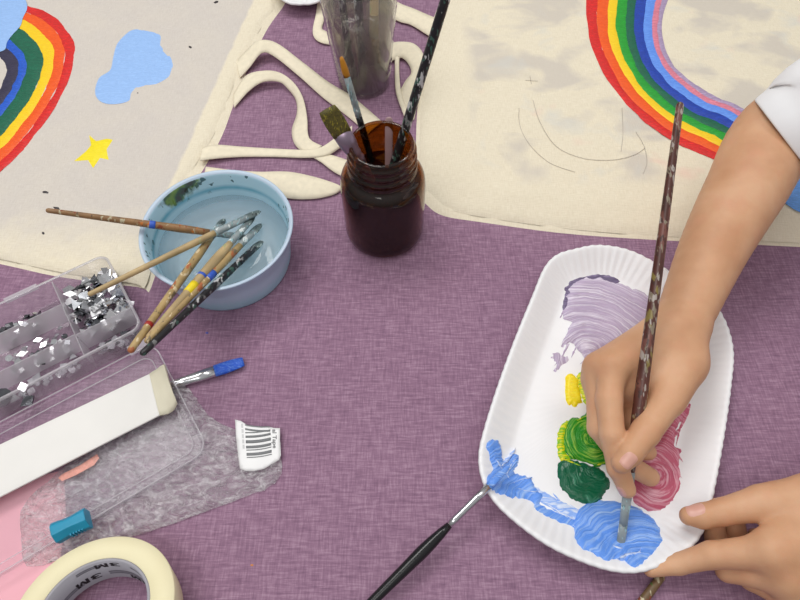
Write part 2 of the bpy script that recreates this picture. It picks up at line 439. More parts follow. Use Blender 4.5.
def rainbow(O, I, fr, mats, parent, z, name='painted_rainbow', label=None):
    n = 90; o = resample(crom(O, 10), n); i_ = resample(crom(I, 10), n); V = []; F = []; FM = []
    K = len(fr) - 1
    jit = [np.convolve(rng.normal(0, 1, n + 8), np.ones(4) / 4, 'same')[:n] * 0.011 for _ in range(K + 1)]
    for k in range(n):
        for j in range(K):
            for e in (0, 0.15, 0.5, 0.85, 1):
                t = fr[j] + jit[j][k] * (1 if j else .8) + (fr[j + 1] + jit[j + 1][k] - fr[j] - jit[j][k]) * e
                q = P(*(o[k] + (i_[k] - o[k]) * t), z); q[2] += -0.0002 + 0.0006 * (1 if 0 < e < 1 else 0.35) + rng.normal(0, 0.00006); V.append(q)
    C = 5 * K
    for k in range(n - 1):
        for c in range(C - 1):
            if c % 5 == 4: continue
            F.append((k * C + c, k * C + c + 1, (k + 1) * C + c + 1, (k + 1) * C + c)); FM.append(c // 5)
    return mesh(name, V, F, mats, parent, fmats=FM, label=label)
def pm(n, r, g, b, k=1.18): return paint_mat(n, S(r, g, b), S(min(255, r * k + 8), min(255, g * k + 8), min(255, b * k + 8)), 120, 0.45, 0.75, 0.45, 0.9, 0.35)
R_ = pm('red_acrylic', 205, 26, 22); O_ = pm('orange_acrylic', 238, 84, 10); Y_ = pm('yellow_acrylic', 247, 203, 12, 1.05); G_ = pm('green_acrylic', 26, 150, 40)
DG = pm('dark_green_acrylic', 5, 92, 66); BL = pm('blue_acrylic', 18, 58, 160); LB = pm('light_blue_acrylic', 92, 140, 232); PK = pm('pink_acrylic', 208, 120, 140); LI = pm('lilac_acrylic', 160, 140, 172)
NV = pm('navy_acrylic', 44, 40, 66); B2 = pm('bright_blue_acrylic', 24, 84, 190); SKY = pm('sky_blue_acrylic', 150, 188, 240, 1.04)
rainbow([(28, 6), (52, 15), (69, 34), (75, 52), (68, 82), (52, 112), (25, 148), (-2, 174), (-40, 205)],
        [(-14, 44), (-4, 54), (4, 62), (6, 72), (2, 84), (-4, 95), (-14, 106), (-26, 120), (-44, 138)],
        [0, .14, .30, .46, .70, .82, 1.0], [R_, O_, Y_, DG, B2, NV], TL, ZL + .0002, label='rainbow of red, orange, yellow, green, blue and navy bands')
drape('painted_cloud', [(-40, -20), (-10, -8), (10, -8), (24, -2), (27, 8), (23, 17), (20, 26), (12, 35), (7, 42), (5, 49), (-2, 52), (-20, 56), (-45, 40)], SKY, TL, flat(ZL + .0012), 0.0006, 3, 5, label='pale blue cloud over the end of the rainbow')
drape('painted_cloud', [(117, 44), (127, 33), (136, 29), (148, 30), (160, 34), (161, 45), (170, 54), (174, 66), (169, 76), (158, 83), (145, 87), (134, 92), (128, 101), (112, 104), (100, 101), (95, 92), (99, 78), (110, 70), (113, 58)], SKY, TL, flat(ZL + .0002), 0.0006, 3, 5, label='pale blue cloud standing alone')
drape('painted_star', [(89, 135), (96, 141), (107, 138.5), (113.5, 139.5), (107, 149), (109, 160), (100, 158), (93, 168), (88, 160), (74, 161), (86, 151), (91, 145)], pm('star_yellow', 243, 222, 18, 1.03), TL, flat(ZL + .0002), 0.0006, 2, 3, 1, label='yellow star')
# straps of the left bag
M_strap = plain('strap_webbing', S(234, 224, 200), 0.9, 0, 0.1, 0.05, 180)
def T2(z1, *r): return [(a, b, z, c, d, z2) for (a, b, z, c, d, z2) in r]
ribbon('strap', [(236, 62, .003, 240, 78, .003), (246, 51, .009, 250, 67, .007), (258, 41, .017, 262, 53, .013), (276, 43, .014, 275, 57, .009), (302, 62, .008, 301, 78, .006), (328, 82, .005, 321, 96, .004), (350, 95, .005, 338, 109, .003), (366, 108, .003, 352, 120, .002), (382, 122, .003, 368, 134, .002)], M_strap, TL)
ribbon('strap', [(234, 94, .003, 234, 108, .003), (246, 76, .008, 249, 91, .006), (264, 71, .013, 263, 82, .010), (280, 73, .012, 279, 82, .008), (294, 83, .010, 288, 89, .005), (303, 98, .008, 296, 100, .003), (307, 117, .009, 297, 114, .002), (308, 134, .008, 292, 131, .002), (312, 141, .006, 296, 146, .002), (322, 146, .005, 310, 156, .002)], M_strap, TL)
ribbon('strap', [(203, 148, .006, 200, 161, .006), (215, 145, .006, 212, 159, .006), (242, 147, .004, 240, 157, .003), (275, 149, .003, 274, 157, .002), (305, 150, .005, 306, 158, .003), (322, 147, .008, 326, 156, .005), (338, 136, .008, 340, 148, .004), (352, 126, .006, 352, 140, .003)], M_strap, TL)
ribbon('strap', [(306, 151, .002, 312, 157, .003), (320, 153, .004, 322, 163, .003), (334, 156, .004, 334, 172, .003), (352, 162, .002, 350, 180, .002)], M_strap, TL)
ribbon('strap', [(206, 167, .005, 204, 180, .004), (230, 170, .006, 228, 184, .003), (258, 172, .006, 258, 190, .002), (288, 172, .006, 286, 198, .002), (314, 177, .006, 312, 199, .002), (336, 184, .006, 333, 195, .002), (342, 188, .004, 341, 190, .002)], M_strap, TL)

rb = P(620, 100)
TR_ = empty('tote_bag', (rb[0], rb[1], 0), 'natural canvas tote bag with bright rainbow ending in a blue cloud', 'tote bag')
ZR = 0.0112
WASH = (float(-(P(466, 100, ZR)[0] - rb[0])), float(-(P(520, 186, ZR)[1] - rb[1])))
M_canR = canvas_mat('washed_canvas', 'wash')
blanket('back_panel', [(470, -80), (448, -20), (430, 30), (420, 80), (416, 140), (418, 190), (428, 206), (444, 216), (480, 222), (560, 233), (640, 239), (720, 243), (800, 247), (900, 252), (1010, 256), (980, 60), (950, -80)], M_can, TR_, 0.0, 0.003, 0.004, 0.010, 4)
blanket('front_panel', [(474, -82), (452, -20), (436, 28), (424, 78), (420, 138), (421, 184), (430, 196), (446, 209), (482, 217), (560, 228), (640, 235), (720, 239), (800, 243), (900, 248), (1004, 252), (974, 60), (945, -82)], M_canR, TR_, 0.0018, 0.0092, 0.032, 0.006, 4, 0.0004, True)
rainbow([(596, -50), (588, -20), (586, 10), (590, 40), (600, 66), (616, 92), (640, 118), (672, 141), (700, 153), (735, 170), (780, 190)],
        [(690, -50), (676, -20), (666, 5), (662, 25), (664, 44), (672, 62), (688, 79), (712, 95), (735, 104), (765, 122), (800, 140)],
        [0, .15, .27, .40, .53, .64, .77, .87, .94, 1.0][:1] + [.13, .26, .37, .49, .60, .73, .85, .93, 1.0],
        [R_, O_, Y_, G_, DG, BL, LB, PK, LI], TR_, ZR + .0002, label='rainbow of nine bands from red to lilac')
drape('painted_cloud', [(770, 170), (790, 160), (830, 150), (880, 165), (890, 200), (850, 225), (806, 214), (788, 205), (776, 192)], pm('cloud_blue', 88, 140, 205), TR_, flat(ZR + .0013), 0.0006, 3, 6, label='mid blue cloud at the foot of the rainbow')
# faint pencil sketch
sk = MB()
for line in ([(533, 100), (540, 122), (556, 146), (582, 158), (612, 160), (634, 155), (645, 148)], [(519, 108), (520, 126), (530, 145), (550, 163), (575, 172)], [(636, 132), (644, 146), (647, 162), (643, 174)], [(622, 108), (623, 132), (621, 152)], [(530, 76), (531.5, 84)], [(525, 80), (538, 81)]):
    c = crom(line, 8); pts = np.array([P(a, q, ZR + 0.0003) for a, q in c])
    R = []
    for k in range(len(pts)):
        dd = pts[min(k + 1, len(pts) - 1)] - pts[max(k - 1, 0)]; dd /= np.linalg.norm(dd); s_ = np.array([-dd[1], dd[0], 0]) * 0.00026
        R.append([pts[k] - s_, pts[k] + s_, pts[k] + s_ + [0, 0, .0001], pts[k] - s_ + [0, 0, .0001]])
    sk.rings(R)
sk.out('pencil_sketch', plain('pencil_graphite', S(190, 181, 168), 0.8), TR_, label='faint grey pencil outlines')
ribbon('strap', [(380, -10, .004, 380, 10, .003), (399, 3, .005, 398, 21, .003), (414, 9, .005, 411, 25, .003), (430, 16, .005, 426, 34, .004), (446, 22, .005, 440, 42, .004)], M_strap, TR_)
ribbon('strap', [(388, 44, .004, 386, 64, .003), (400, 42, .009, 399, 58, .004), (414, 44, .010, 405, 60, .004), (423, 54, .008, 410, 67, .003), (424, 68, .006, 411, 74, .003), (421, 86, .004, 405, 82, .003), (418, 102, .003, 400, 94, .003), (414, 120, .002, 404, 112, .002)], M_strap, TR_)
ribbon('strap', [(401, 44, .003, 395, 44, .003), (399, 66, .004, 395, 66, .004), (401, 92, .004, 396, 92, .003), (408, 112, .003, 404, 116, .003)], M_strap, TR_)
ribbon('strap', [(318, -4, .003, 326, -4, .002), (316, 14, .004, 325, 16, .002), (313, 28, .004, 322, 28, .002), (314, 37, .003, 325, 31, .002), (322, 43, .003, 330, 33, .002), (340, 46, .002, 342, 34, .002)], M_strap, TR_)

# dark loose flakes scattered on the left bag
M_flake = plain('dark_flake', S(52, 46, 48), 0.35)
for (a, c, r, sx, lab) in ((216, 2, -.4, 5, 'dark flake at the upper corner of the canvas bag near the white plate'), (190, 47, .4, 4, 'small dark flake right of the lone painted cloud'), (137, 93, 0, 4, 'small dark flake touching the lower edge of the lone painted cloud'), (106, 122, -.2, 5, 'dark flake between the painted cloud and the yellow star'), (45, 192, .1, 7, 'long dark flake below the yellow star'), (43, 233, .3, 3, 'tiny dark flake near the lower edge of the rainbow bag'), (14, 251, .2, 4, 'tiny dark flake by the lower hem of the rainbow bag'), (57, 208, .15, 9, 'long grey flake under the handle end of the stained paint brush')):
    pts = [(a + sx * .5 * x * math.cos(r) - y * 1.3 * math.sin(r), c + sx * .5 * x * math.sin(r) + y * 1.3 * math.cos(r)) for x, y in ((-1, -.6), (.3, -1), (1, -.2), (.8, .9), (-.6, .8))]
    o = drape('canvas_flake', pts, M_flake, None, flat(ZL + .0001), 0.0008, 1, 1.5, 1); tag(o, lab, 'flake', 'dark flakes on the rainbow bag')

# ------------------------------------------------------------------ paper plates
M_plate = plain('white_paper', S(238, 238, 240), 0.35, 0, 0.4, 0.01)
def plate(name, px, label, floor_z=0.0035, rim_z=0.019, wall=0.031, freq=100, parent=None):
    o = resample(np.vstack([crom(px, 10, True), [px[0]]]), 481)[:-1]
    W = np.array([P(a, q, rim_z)[:2] for a, q in o])
    W = resample(np.vstack([W, W[:1]]), 481)[:-1]
    k = 24; pad = np.vstack([W[-k:], W, W[:k]]); tg = np.zeros_like(W)
    for i in range(len(W)): tg[i] = pad[i + k + 8] - pad[i + k - 8]
    tg /= np.linalg.norm(tg, axis=1)[:, None]; nn = np.c_[-tg[:, 1], tg[:, 0]]
    if (nn * (W.mean(0) - W)).sum() < 0: nn = -nn
    sarc = np.arange(len(W)) / len(W) * 2 * math.pi * freq
    prof = [(-0.0010, -0.0024), (-0.0006, -0.0007), (0.0006, 0), (0.0016, -0.0003), (0.0030, -0.0013), (0.0060, -0.0040), (0.0100, -0.0076), (0.0140, -0.0109), (0.0180, -0.0138), (0.0200, -0.0149), (0.0220, -0.0154), (0.026, -0.0155)]
    sc = wall / 0.026; R = []
    for d, z in prof:
        fl = 0.00060 * math.sin(min(1, max(0.12, (d + .002) / 0.022)) * math.pi) ** .7 if d < 0.019 else 0.00003
        rr = W + nn * (d * sc); zz = rim_z + z * (rim_z - floor_z) / 0.0155 + fl * np.sin(sarc)
        rr = rr - nn * (0.5 * fl * np.sin(sarc))[:, None]
        R.append(np.c_[rr, zz])
    inner = R[-1]; cen = inner.mean(0)
    for t in (0.85, 0.6, 0.35, 0.12): R.append(cen + (inner - cen) * t)
    b = MB(); b.rings(R, cap0=False)
    ob = b.out(name, M_plate, parent)
    return ob
PLATE_PX = [(575, 249), (600, 245), (632, 251), (668, 270), (704, 294), (723, 316), (733, 348), (731, 385), (724, 435), (715, 485), (706, 524), (690, 548), (664, 563), (638, 571), (610, 569), (577, 558), (545, 542), (514, 519), (494, 499), (483, 478), (480, 455), (485, 430), (498, 388), (515, 341), (534, 294), (545, 268), (557, 255)]
pl = plate('paper_plate', PLATE_PX, '')
tag(pl, 'white fluted rectangular paper plate used as a palette under the painting hand', 'paper plate')
on = on_mesh(pl); solid(pl, 0.0007, -1)
pl2 = plate('paper_plate', [(262, -70), (266, -30), (276, -8), (288, 1.5), (302, 3), (316, 1), (328, -9), (340, -34), (342, -74), (325, -105), (285, -105)], '', freq=60)
tag(pl2, 'white fluted paper plate showing only its edge beside the clear tumbler', 'paper plate'); solid(pl2, 0.0007, -1)

W_ = S(235, 230, 238)
M_lil = paint_mat('lilac_paint', S(186, 168, 196), S(230, 222, 236), 80, .47, .66, .25, 0.7, 1.0, None, (590, 360, 620, 5))
M_lild = paint_mat('plum_paint', S(92, 78, 112), S(130, 115, 150), 90)
M_yel = paint_mat('yellow_paint', S(246, 218, 10), S(250, 235, 60), 90)
M_yg = paint_mat('lime_paint', S(120, 190, 20), S(236, 222, 30), 110, .42, .6)
M_gr = paint_mat('green_paint', S(30, 142, 22), S(170, 214, 80), 95, .50, .68, .25, .5, 1.0, None, (591, 440, 800, 4))
M_dg = paint_mat('bottle_green_paint', S(6, 92, 62), S(90, 160, 130), 70, .58, .74, .2, .4, .9, None, (590, 470, 260, 6))
M_bl = paint_mat('cornflower_paint', S(98, 152, 240), S(168, 202, 250), 80, .47, .70, .3, 1.0, 1.0, None, (650, 600, 520, 7))
M_blw = paint_mat('pale_blue_paint', S(140, 178, 244), S(214, 226, 248), 90, .42, .62, .35, .5, .5)
M_pk = paint_mat('rose_paint', S(194, 86, 114), S(234, 180, 194), 85, .47, .66, .3, .4, 1.0, None, (652, 475, 560, 4))
def paint(px, m, h, w=7, step=2.6, lab=None, jag=0.6, n=5, lift=0.0): return drape('paint_blob', px, m, pl, (lambda a, b: (lambda q: (q[0] + q[1] * lift, q[1]))(on(a, b))), h, w, step, n, jag, label=lab, rip=h * .06)
paint([(566, 286), (578, 278), (598, 274), (612, 276), (620, 282), (612, 288), (585, 290), (573, 300), (567, 312), (562, 310), (564, 298)], M_lild, .0012, 4, 2.4, 'plum purple smear along the lilac paint')
paint([(569, 288), (578, 280), (596, 277), (612, 281), (628, 287), (648, 295), (664, 312), (660, 340), (640, 352), (618, 346), (600, 352), (588, 360), (580, 352), (572, 343), (561, 346), (566, 334), (572, 322), (563, 318), (565, 303)], M_lil, .0026, 9, 2.6, 'lilac paint with white swirls', lift=.0004)
paint([(556, 352), (564, 356), (570, 360), (562, 366), (557, 372), (553, 371), (556, 364), (551, 357)], M_lil, .0007, 3, 2, 'thin lilac smear')
paint([(566, 377), (573, 374), (579, 380), (580, 390), (582, 402), (573, 407), (567, 403), (565, 391)], M_yel, .0022, 4, 2, 'yellow paint')
paint([(577, 374), (586, 372), (592, 378), (606, 396), (606, 412), (592, 410), (584, 404), (580, 392)], M_yg, .0018, 4, 2, 'lime paint streaked yellow')
paint([(560, 426), (570, 420), (566, 436), (566, 452), (572, 462), (564, 464), (558, 456), (557, 440)], M_yg, .0014, 3, 2, 'lime smear at the edge of the green paint')
paint([(568, 421), (580, 417), (592, 411), (606, 415), (614, 440), (618, 456), (606, 464), (594, 466), (580, 461), (568, 456), (563, 440)], M_gr, .0034, 8, 2.6, 'green paint swirled with yellow', lift=.0005)
paint([(557, 468), (563, 459), (578, 461), (592, 466), (603, 470), (611, 486), (604, 494), (600, 501), (588, 504), (576, 501), (566, 494), (559, 483)], M_dg, .003, 7, 2.6, 'dark green paint')
paint([(690, 404), (689, 412), (681, 421), (676, 432), (675, 446), (681, 450), (679, 463), (680, 484), (674, 498), (665, 508), (650, 511), (638, 506), (632, 498), (630, 480), (634, 462), (645, 450), (660, 440), (667, 424), (678, 411)], M_pk, .0024, 6, 2.6, 'rose pink paint ring')
paint([(577, 512), (590, 503), (606, 500), (628, 504), (648, 514), (658, 526), (662, 538), (656, 550), (642, 563), (634, 568), (622, 560), (606, 560), (592, 553), (579, 546), (574, 530)], M_bl, .003, 8, 2.6, 'cornflower blue paint under the brush tip')
paint([(536, 487), (552, 496), (570, 504), (584, 514), (582, 520), (566, 516), (552, 508), (538, 500)], M_blw, .0006, 3, 2, 'pale blue drag marks')
paint([(538, 503), (556, 512), (580, 522), (583, 530), (566, 525), (546, 516), (534, 508)], M_bl, .0007, 3, 2, 'blue drag marks')
paint([(487, 443), (493, 439), (499, 441), (502, 452), (504, 462), (511, 456), (515, 450), (518, 456), (518, 466), (514, 472), (524, 475), (532, 480), (536, 488), (544, 496), (536, 505), (528, 500), (516, 498), (502, 495), (492, 490), (486, 478), (493, 470), (489, 458)], M_bl, .0022, 4, 2.2, 'cornflower blue smear over the plate rim')
def streaks(name, lines, m, lab, h=.0006):
    for (x0, y0, x1, y1, w_, bend) in lines:
        V, F = [], []; n = 14; k0 = 0
        for i in range(n + 1):
            t = i / n; wd = w_ * (math.sin(math.pi * min(1, t * 1.3 + .12)) ** .5 if t < .7 else max(.06, (1 - t) / .3)) * rng.uniform(.75, 1.15)
            cx = x0 + (x1 - x0) * t + bend * math.sin(math.pi * t) * .6; cy = y0 + (y1 - y0) * t + bend * math.sin(math.pi * t)
            L = math.hypot(x1 - x0, y1 - y0); nx_, ny_ = -(y1 - y0) / L, (x1 - x0) / L
            for q, e in ((-1, -.0002), (-.4, h), (.4, h), (1, -.0002)):
                p_, nn_ = on(cx + nx_ * wd * q, cy + ny_ * wd * q); V.append(p_ + nn_ * e)
        for i in range(n):
            for j in range(3): a = k0 + i * 4 + j; F.append((a, a + 1, a + 5, a + 4))
        mesh(name, V, F, m, pl, label=lab)
streaks('paint_streak', [(524 + 5 * k + rng.uniform(-2, 2), 488 + 2.0 * k - rng.uniform(0, 7) + (k % 3) * 5, 556 + 3 * k + rng.uniform(-6, 8), 500 + 2.2 * k + (k % 3) * 5, rng.uniform(.6, 1.5), rng.uniform(-1, 1)) for k in range(10)], M_blw, 'dry pale blue brush drag')
streaks('paint_streak', [(500, 466, 515, 449, 2.2, 1), (504, 476, 517, 458, 2.0, -1), (494, 460, 508, 480, 1.5, 1), (512, 484, 532, 478, 1.6, -1), (516, 490, 538, 492, 1.4, 1)], M_blw, 'pale blue stroke over the rim smear', .0026)
streaks('paint_streak', [(574, 322, 560, 362, 1.4, 1), (582, 340, 571, 358, 1.3, -1), (569, 344, 554, 366, .9, 1), (590, 352, 580, 364, 1.2, 1), (560, 318, 566, 300, 1.0, 1)], M_lil, 'thin lilac trail')
streaks('paint_streak', [(690, 404, 672, 440, 2.2, 2), (686, 412, 676, 446, 1.3, -1), (676, 452, 683, 462, 1.2, 0), (672, 470, 682, 478, .8, 0), (668, 428, 660, 452, 2.0, 1)], M_pk, 'rose pink trail')
streaks('paint_streak', [(600, 405, 612, 424, 1.6, 1), (572, 424, 592, 414, 1.2, 0), (563, 460, 580, 467, 1.4, 0), (596, 466, 606, 462, 1.2, 0), (588, 380, 592, 404, 1.1, 1)], M_yg, 'lime green trail', .0034)
streaks('paint_streak', [(620, 560, 640, 556, 2.0, -1), (612, 548, 624, 552, 1.2, 1), (634, 558, 642, 550, 1.0, 1)], M_blw, 'pale blue lifted stroke by the brush tip', .0034)

# ------------------------------------------------------------------ shared brush materials
M_wood = speckle_mat('pale_brush_wood', S(196, 170, 124), [S(150, 120, 80), S(170, 168, 120)], 160, .5, .42)
M_woodsp = speckle_mat('stained_brush_wood', S(186, 158, 108), [S(170, 100, 60), S(120, 105, 80), S(214, 196, 160)], 240, .5, .46)
M_brn = speckle_mat('brown_speckled_handle', S(150, 112, 72), [S(190, 110, 40), S(90, 70, 50), S(180, 170, 140), S(130, 60, 30)], 260, .45, .45)
M_blk = plain('black_lacquer', S(20, 20, 22), 0.22)
M_blksp = speckle_mat('black_speckled_handle', S(36, 34, 38), [S(190, 190, 190), S(120, 120, 120), S(60, 90, 80)], 320, .35, .48)
M_silver = plain('ferrule_metal', S(205, 205, 208), 0.22, 1.0, 0.5, .04)
M_silverp = speckle_mat('painted_ferrule', S(150, 160, 162), [S(215, 222, 220), S(110, 130, 130), S(150, 185, 190)], 380, .4, .5)
M_brist_gr = speckle_mat('grey_wet_bristle', S(90, 105, 105), [S(160, 175, 170), S(50, 60, 60)], 420, .5, .5)
M_bblue = paint_mat('brush_blue', S(30, 88, 205), S(120, 165, 235), 200, .5, .75, .35)

# brush lying at the left with blue bristles
T_, E_ = P(243.5, 361.5, .0045), P(98, 410, .0042)
brush(T_, E_, 'paint brush with bright blue bristles lying under the white strip', (M_bblue, M_silver, M_woodsp), bl=.024, fl=.042, bw=.0060, bt=.0034, fr=.0040, hr=.0042, er=.002, up=UP, point=.7, bristle_label='bright blue paint-loaded bristles', bands=())
# black brush resting on plate rim
a0 = P(516, 464, .0175); a1 = P(488, 487, .0225); dirv = (a1 - a0); dd = P(372, 603, .007) - a1
brush(a1 - dd / np.linalg.norm(dd) * .022, P(310, 663, .006), 'black-handled paint brush resting its blue tip on the plate rim', (M_bl, M_silver, M_blk), bl=.021, fl=.040, bw=.003, bt=.002, fr=.0025, hr=.0046, er=.0022, bristle_label='blue paint-loaded bristles', handle_label='glossy black handle')
# brush held in the hand
M_maroon = speckle_mat('maroon_speckled_handle', S(92, 52, 44), [S(118, 74, 64), S(132, 116, 62), S(168, 158, 150), S(134, 122, 104), S(70, 44, 38)], 190, .35, .485, (1, .35, .35))
brush(P(620, 549, .0062), P(680, 105, .170), 'slim paint brush with a spotted maroon handle held in the painting hand', (M_silverp, M_silverp, M_maroon), bl=.018, fl=.038, bw=.0034, bt=.0022, fr=.0032, hr=.0047, er=.0026, point=.75, bristle_label='blue-grey wet bristles', handle_label='maroon handle spotted with dried paint')
# brush handle at the lower edge
brush(P(575, 690, .004), P(661, 577, .0045), 'paint brush whose spotted handle end shows below the holding hand', (M_brist_gr, M_silver, speckle_mat('lower_handle', S(122, 96, 66), [S(90, 110, 60), S(190, 180, 150), S(130, 70, 50)], 300, .45, .5)), hr=.0036, er=.0030)

# ------------------------------------------------------------------ blue bowl with water and brushes
BC = np.array([-0.1603, 0.3268, 0.0])
BW = empty('plastic_bowl', (BC[0], BC[1], 0), 'light blue plastic bowl of grey rinse water beside the amber jar', 'bowl')
def bowl_mat():
    t = NT('blue_bowl_plastic')
    base = t.ramp(t.noise(30, 3), [(0.3, S(206, 224, 242)), (0.7, S(214, 230, 246))])
    sx = t.n.new('ShaderNodeSeparateXYZ'); t.link(t.obj(), sx.inputs[0])
    rad = t.n.new('ShaderNodeVectorMath'); rad.operation = 'LENGTH'
    flatv = t.map((1, 1, 0)); t.link(flatv, rad.inputs[0])
    inner = t.math('MULTIPLY', t.math('SUBTRACT', t.math('ADD', 0.0572, t.math('MULTIPLY', sx.outputs[2], .115)), rad.outputs['Value']), 4000, True)
    zz = sx.outputs[2]
    base = t.mix(inner, base, t.ramp(t.noise(34, 3), [(.3, S(190, 226, 240)), (.7, S(200, 232, 244))]))
    # turquoise tide line left by coloured water
    tide = t.math('MULTIPLY', t.math('SUBTRACT', 1.0, t.math('MULTIPLY', t.math('ABSOLUTE', t.math('SUBTRACT', zz, .0335)), 230)), 1, True)
    c = t.mix(t.math('MULTIPLY', t.math('MULTIPLY', tide, inner), t.math('ADD', t.noise(40, 2), .25)), base, S(70, 165, 190))
    sp = t.ramp(t.noise(150, 2, t.map((1, 1, .7))), [(.625, 0.0), (.645, 1.0)])
    c = t.mix(t.math('MULTIPLY', sp, t.math('MULTIPLY', inner, t.ramp(zz, [(.030, 0.0), (.034, .85)]))), c, S(42, 84, 92))
    # green and brown dried drips at one spot of the rim
    k = P(176, 190, .043) - BC
    an = t.math('ABSOLUTE', t.math('SUBTRACT', t.math('ARCTAN2', sx.outputs[1], sx.outputs[0]), math.atan2(k[1], k[0])))
    near = t.math('SUBTRACT', 1.0, t.math('MULTIPLY', an, 1.7), True)
    near = t.math('MULTIPLY', near, t.math('MULTIPLY', t.math('SUBTRACT', zz, .024), 42, True))
    n2 = t.noise(95, 4, t.map((1, 1, .45)), .6)
    near = t.math('MULTIPLY', near, inner)
    c = t.mix(t.ramp(t.math('MULTIPLY', near, n2), [(.17, 0.0), (.26, .9)]), c, t.ramp(t.noise(90, 2, t.map((1, 1, 1), 0, None, (4, 2, 0))), [(.40, S(120, 150, 40)), (.55, S(52, 84, 50)), (.62, S(60, 50, 36))]))
    t.color(c); tl = t.n.new('ShaderNodeBsdfTranslucent'); t.link(c, tl.inputs[0]); mx = t.n.new('ShaderNodeMixShader'); mx.inputs[0].default_value = .24
    t.link(t.b.outputs[0], mx.inputs[1]); t.link(tl.outputs[0], mx.inputs[2]); t.link(mx.outputs[0], t.out.inputs[0]); return t.done(.32, 0, .5)
prof = [(.0005, .0005), (.030, .0005), (.0540, 0), (.0562, .0012), (.0574, .005), (.0602, .025), (.0636, .0475), (.0655, .0490), (.0667, .0500), (.0664, .0510), (.0650, .0512), (.0633, .0502), (.0620, .0480), (.0586, .020), (.0556, .0058), (.0540, .0040), (.0515, .0036), (.0505, .0062), (.0490, .0062), (.0480, .0034), (.046, .0030), (.0425, .0030), (.041, .0030), (.020, .0030), (.0005, .0030)]
b = MB(); b.rings(lathe(prof, BC)); b.out('bowl_body', bowl_mat(), BW)
wz = .0245
b = MB(); b.rings(lathe([(.0005, wz), (.030, wz), (.0587, wz), (.0589, wz - .0008)], BC)[0:4], cap1=False)
b.out('water', clear_mat('rinse_water', S(248, 248, 248), .34, S(222, 222, 224), .03, 1.0, lambda t: t.noise(60, 2), .05, .001, None, 1.33), BW, label='cloudy grey rinse water')
bm_bl = plain('blue_dab', S(50, 90, 190), .4); bm_ye = plain('yellow_dab', S(235, 210, 30), .4); bm_rd = plain('red_dab', S(160, 40, 30), .4)
brush(P(250, 238, .022), P(48, 210.5, .086), 'stained paint brush pointing left over the bowl rim toward the painted star', (M_brist_gr, M_silverp, M_brn), bl=.014, fl=.022, hr=.0036, er=.0020, bands=((.50, .53, bm_bl),))
brush(P(260, 211, .036), P(90, 294, .073), 'long thin bare-wood paint brush from the bowl to the box of chips', (M_brist_gr, M_silverp, M_wood), bl=.015, fl=.034, hr=.0030, er=.0020)
brush(P(224, 219, .026), P(131, 350, .088), 'bare-wood paint brush with red spots, its end over the box corner', (M_brist_gr, M_silverp, M_woodsp), bl=.012, fl=.02, hr=.0036, er=.0026, bands=((.84, .86, bm_rd),))
brush(P(254, 216, .034), P(149, 337, .082), 'thick pale paint brush with a yellow mark leaning on the bowl rim', (M_brist_gr, M_silverp, M_wood), bl=.015, fl=.030, hr=.0043, er=.0024, bands=((.62, .69, bm_ye), (.55, .565, bm_bl)))
brush(P(261, 224, .028), P(147, 341, .084), 'pale paint brush with a blue blob just outside the bowl rim', (M_brist_gr, M_silverp, M_woodsp), bl=.014, fl=.024, hr=.0034, er=.0022, bands=((.48, .535, bm_bl),))
brush(P(262, 241, .024), P(143, 353, .088), 'dark paint brush flecked with white, lowest in the bundle over the bowl rim', (M_brist_gr, M_blksp, M_blksp), bl=.014, fl=.026, hr=.0032, er=.0024)

# ------------------------------------------------------------------ amber jar
JC = np.append(P(382, 230, 0)[:2], 0.0); JC[0] = -0.0150
JR = empty('glass_jar', tuple(JC), 'amber glass jar of dark paint water holding brushes', 'jar')
ambr = clear_mat('amber_glass', S(198, 150, 80), .05, S(84, 56, 20), .05, 1.7, None)
outer = [(.0005, .0012), (.027, .0012), (.031, 0), (.0350, .002), (.0372, .007), (.0377, .014), (.0377, .066), (.0370, .0735), (.0356, .0782), (.0334, .0815), (.0312, .0834), (.0297, .0846), (.0289, .0864), (.0285, .0910), (.0297, .0926), (.0299, .0938), (.0294, .0948), (.0283, .0956), (.0281, .0982), (.0293, .0998), (.0295, .1010), (.0290, .1020), (.0279, .1028), (.0277, .1062), (.0288, .1076), (.0289, .1086), (.0284, .1095), (.0273, .1103), (.0268, .1135), (.0262, .1150), (.0246, .1152)]
inn = [(.0238, .1142), (.0240, .1080), (.0244, .1000), (.0250, .0900), (.0275, .0845), (.0318, .078), (.0345, .070), (.0350, .060), (.0350, .012), (.0330, .006), (.025, .0045), (.0005, .0045)]
b = MB(); b.rings(lathe(outer + inn, JC, 80)); b.out('glass_body', ambr, JR)
lq = [(.0005, .0050), (.0325, .0062), (.0346, .012), (.0346, .060), (.0342, .070), (.0322, .0745), (.0312, .0740), (.0005, .0740)]
b = MB(); b.rings(lathe(lq, JC, 64)); b.out('paint_water', clear_mat('dark_paint_water', S(176, 110, 90), .64, S(46, 20, 28), .05, .6), JR, label='dark purple brown paint water')
def jar_pt(dx, dy, z): return JC + np.array([dx, dy, z])
M_hair = speckle_mat('olive_bristle', S(100, 92, 36), [S(146, 136, 44), S(66, 62, 32)], 1100, .6, .5)
M_orbr = speckle_mat('orange_bristle', S(196, 130, 20), [S(120, 70, 20)], 260, .6, .4)
M_pinkw = plain('dusty_pink_wood', S(168, 138, 140), .45)
M_lavm = plain('lavender_metal', S(150, 132, 150), .3, .6)
brush(P(327, 109, .150), jar_pt(.014, -.004, .010), 'wide flat paint brush with olive bristles leaning out of the amber jar', (M_hair, M_lavm, speckle_mat('orange_brown_handle', S(150, 88, 50), [S(110, 60, 40)], 200, .4, .4)), bl=.026, fl=.034, bw=.0090, bt=.0036, fr=.0058, hr=.0046, er=.0026, point=.75, up=(0, -.7, .7), bristle_label='stiff olive green bristles', ferrule_label='wide lavender-tinted metal ferrule')
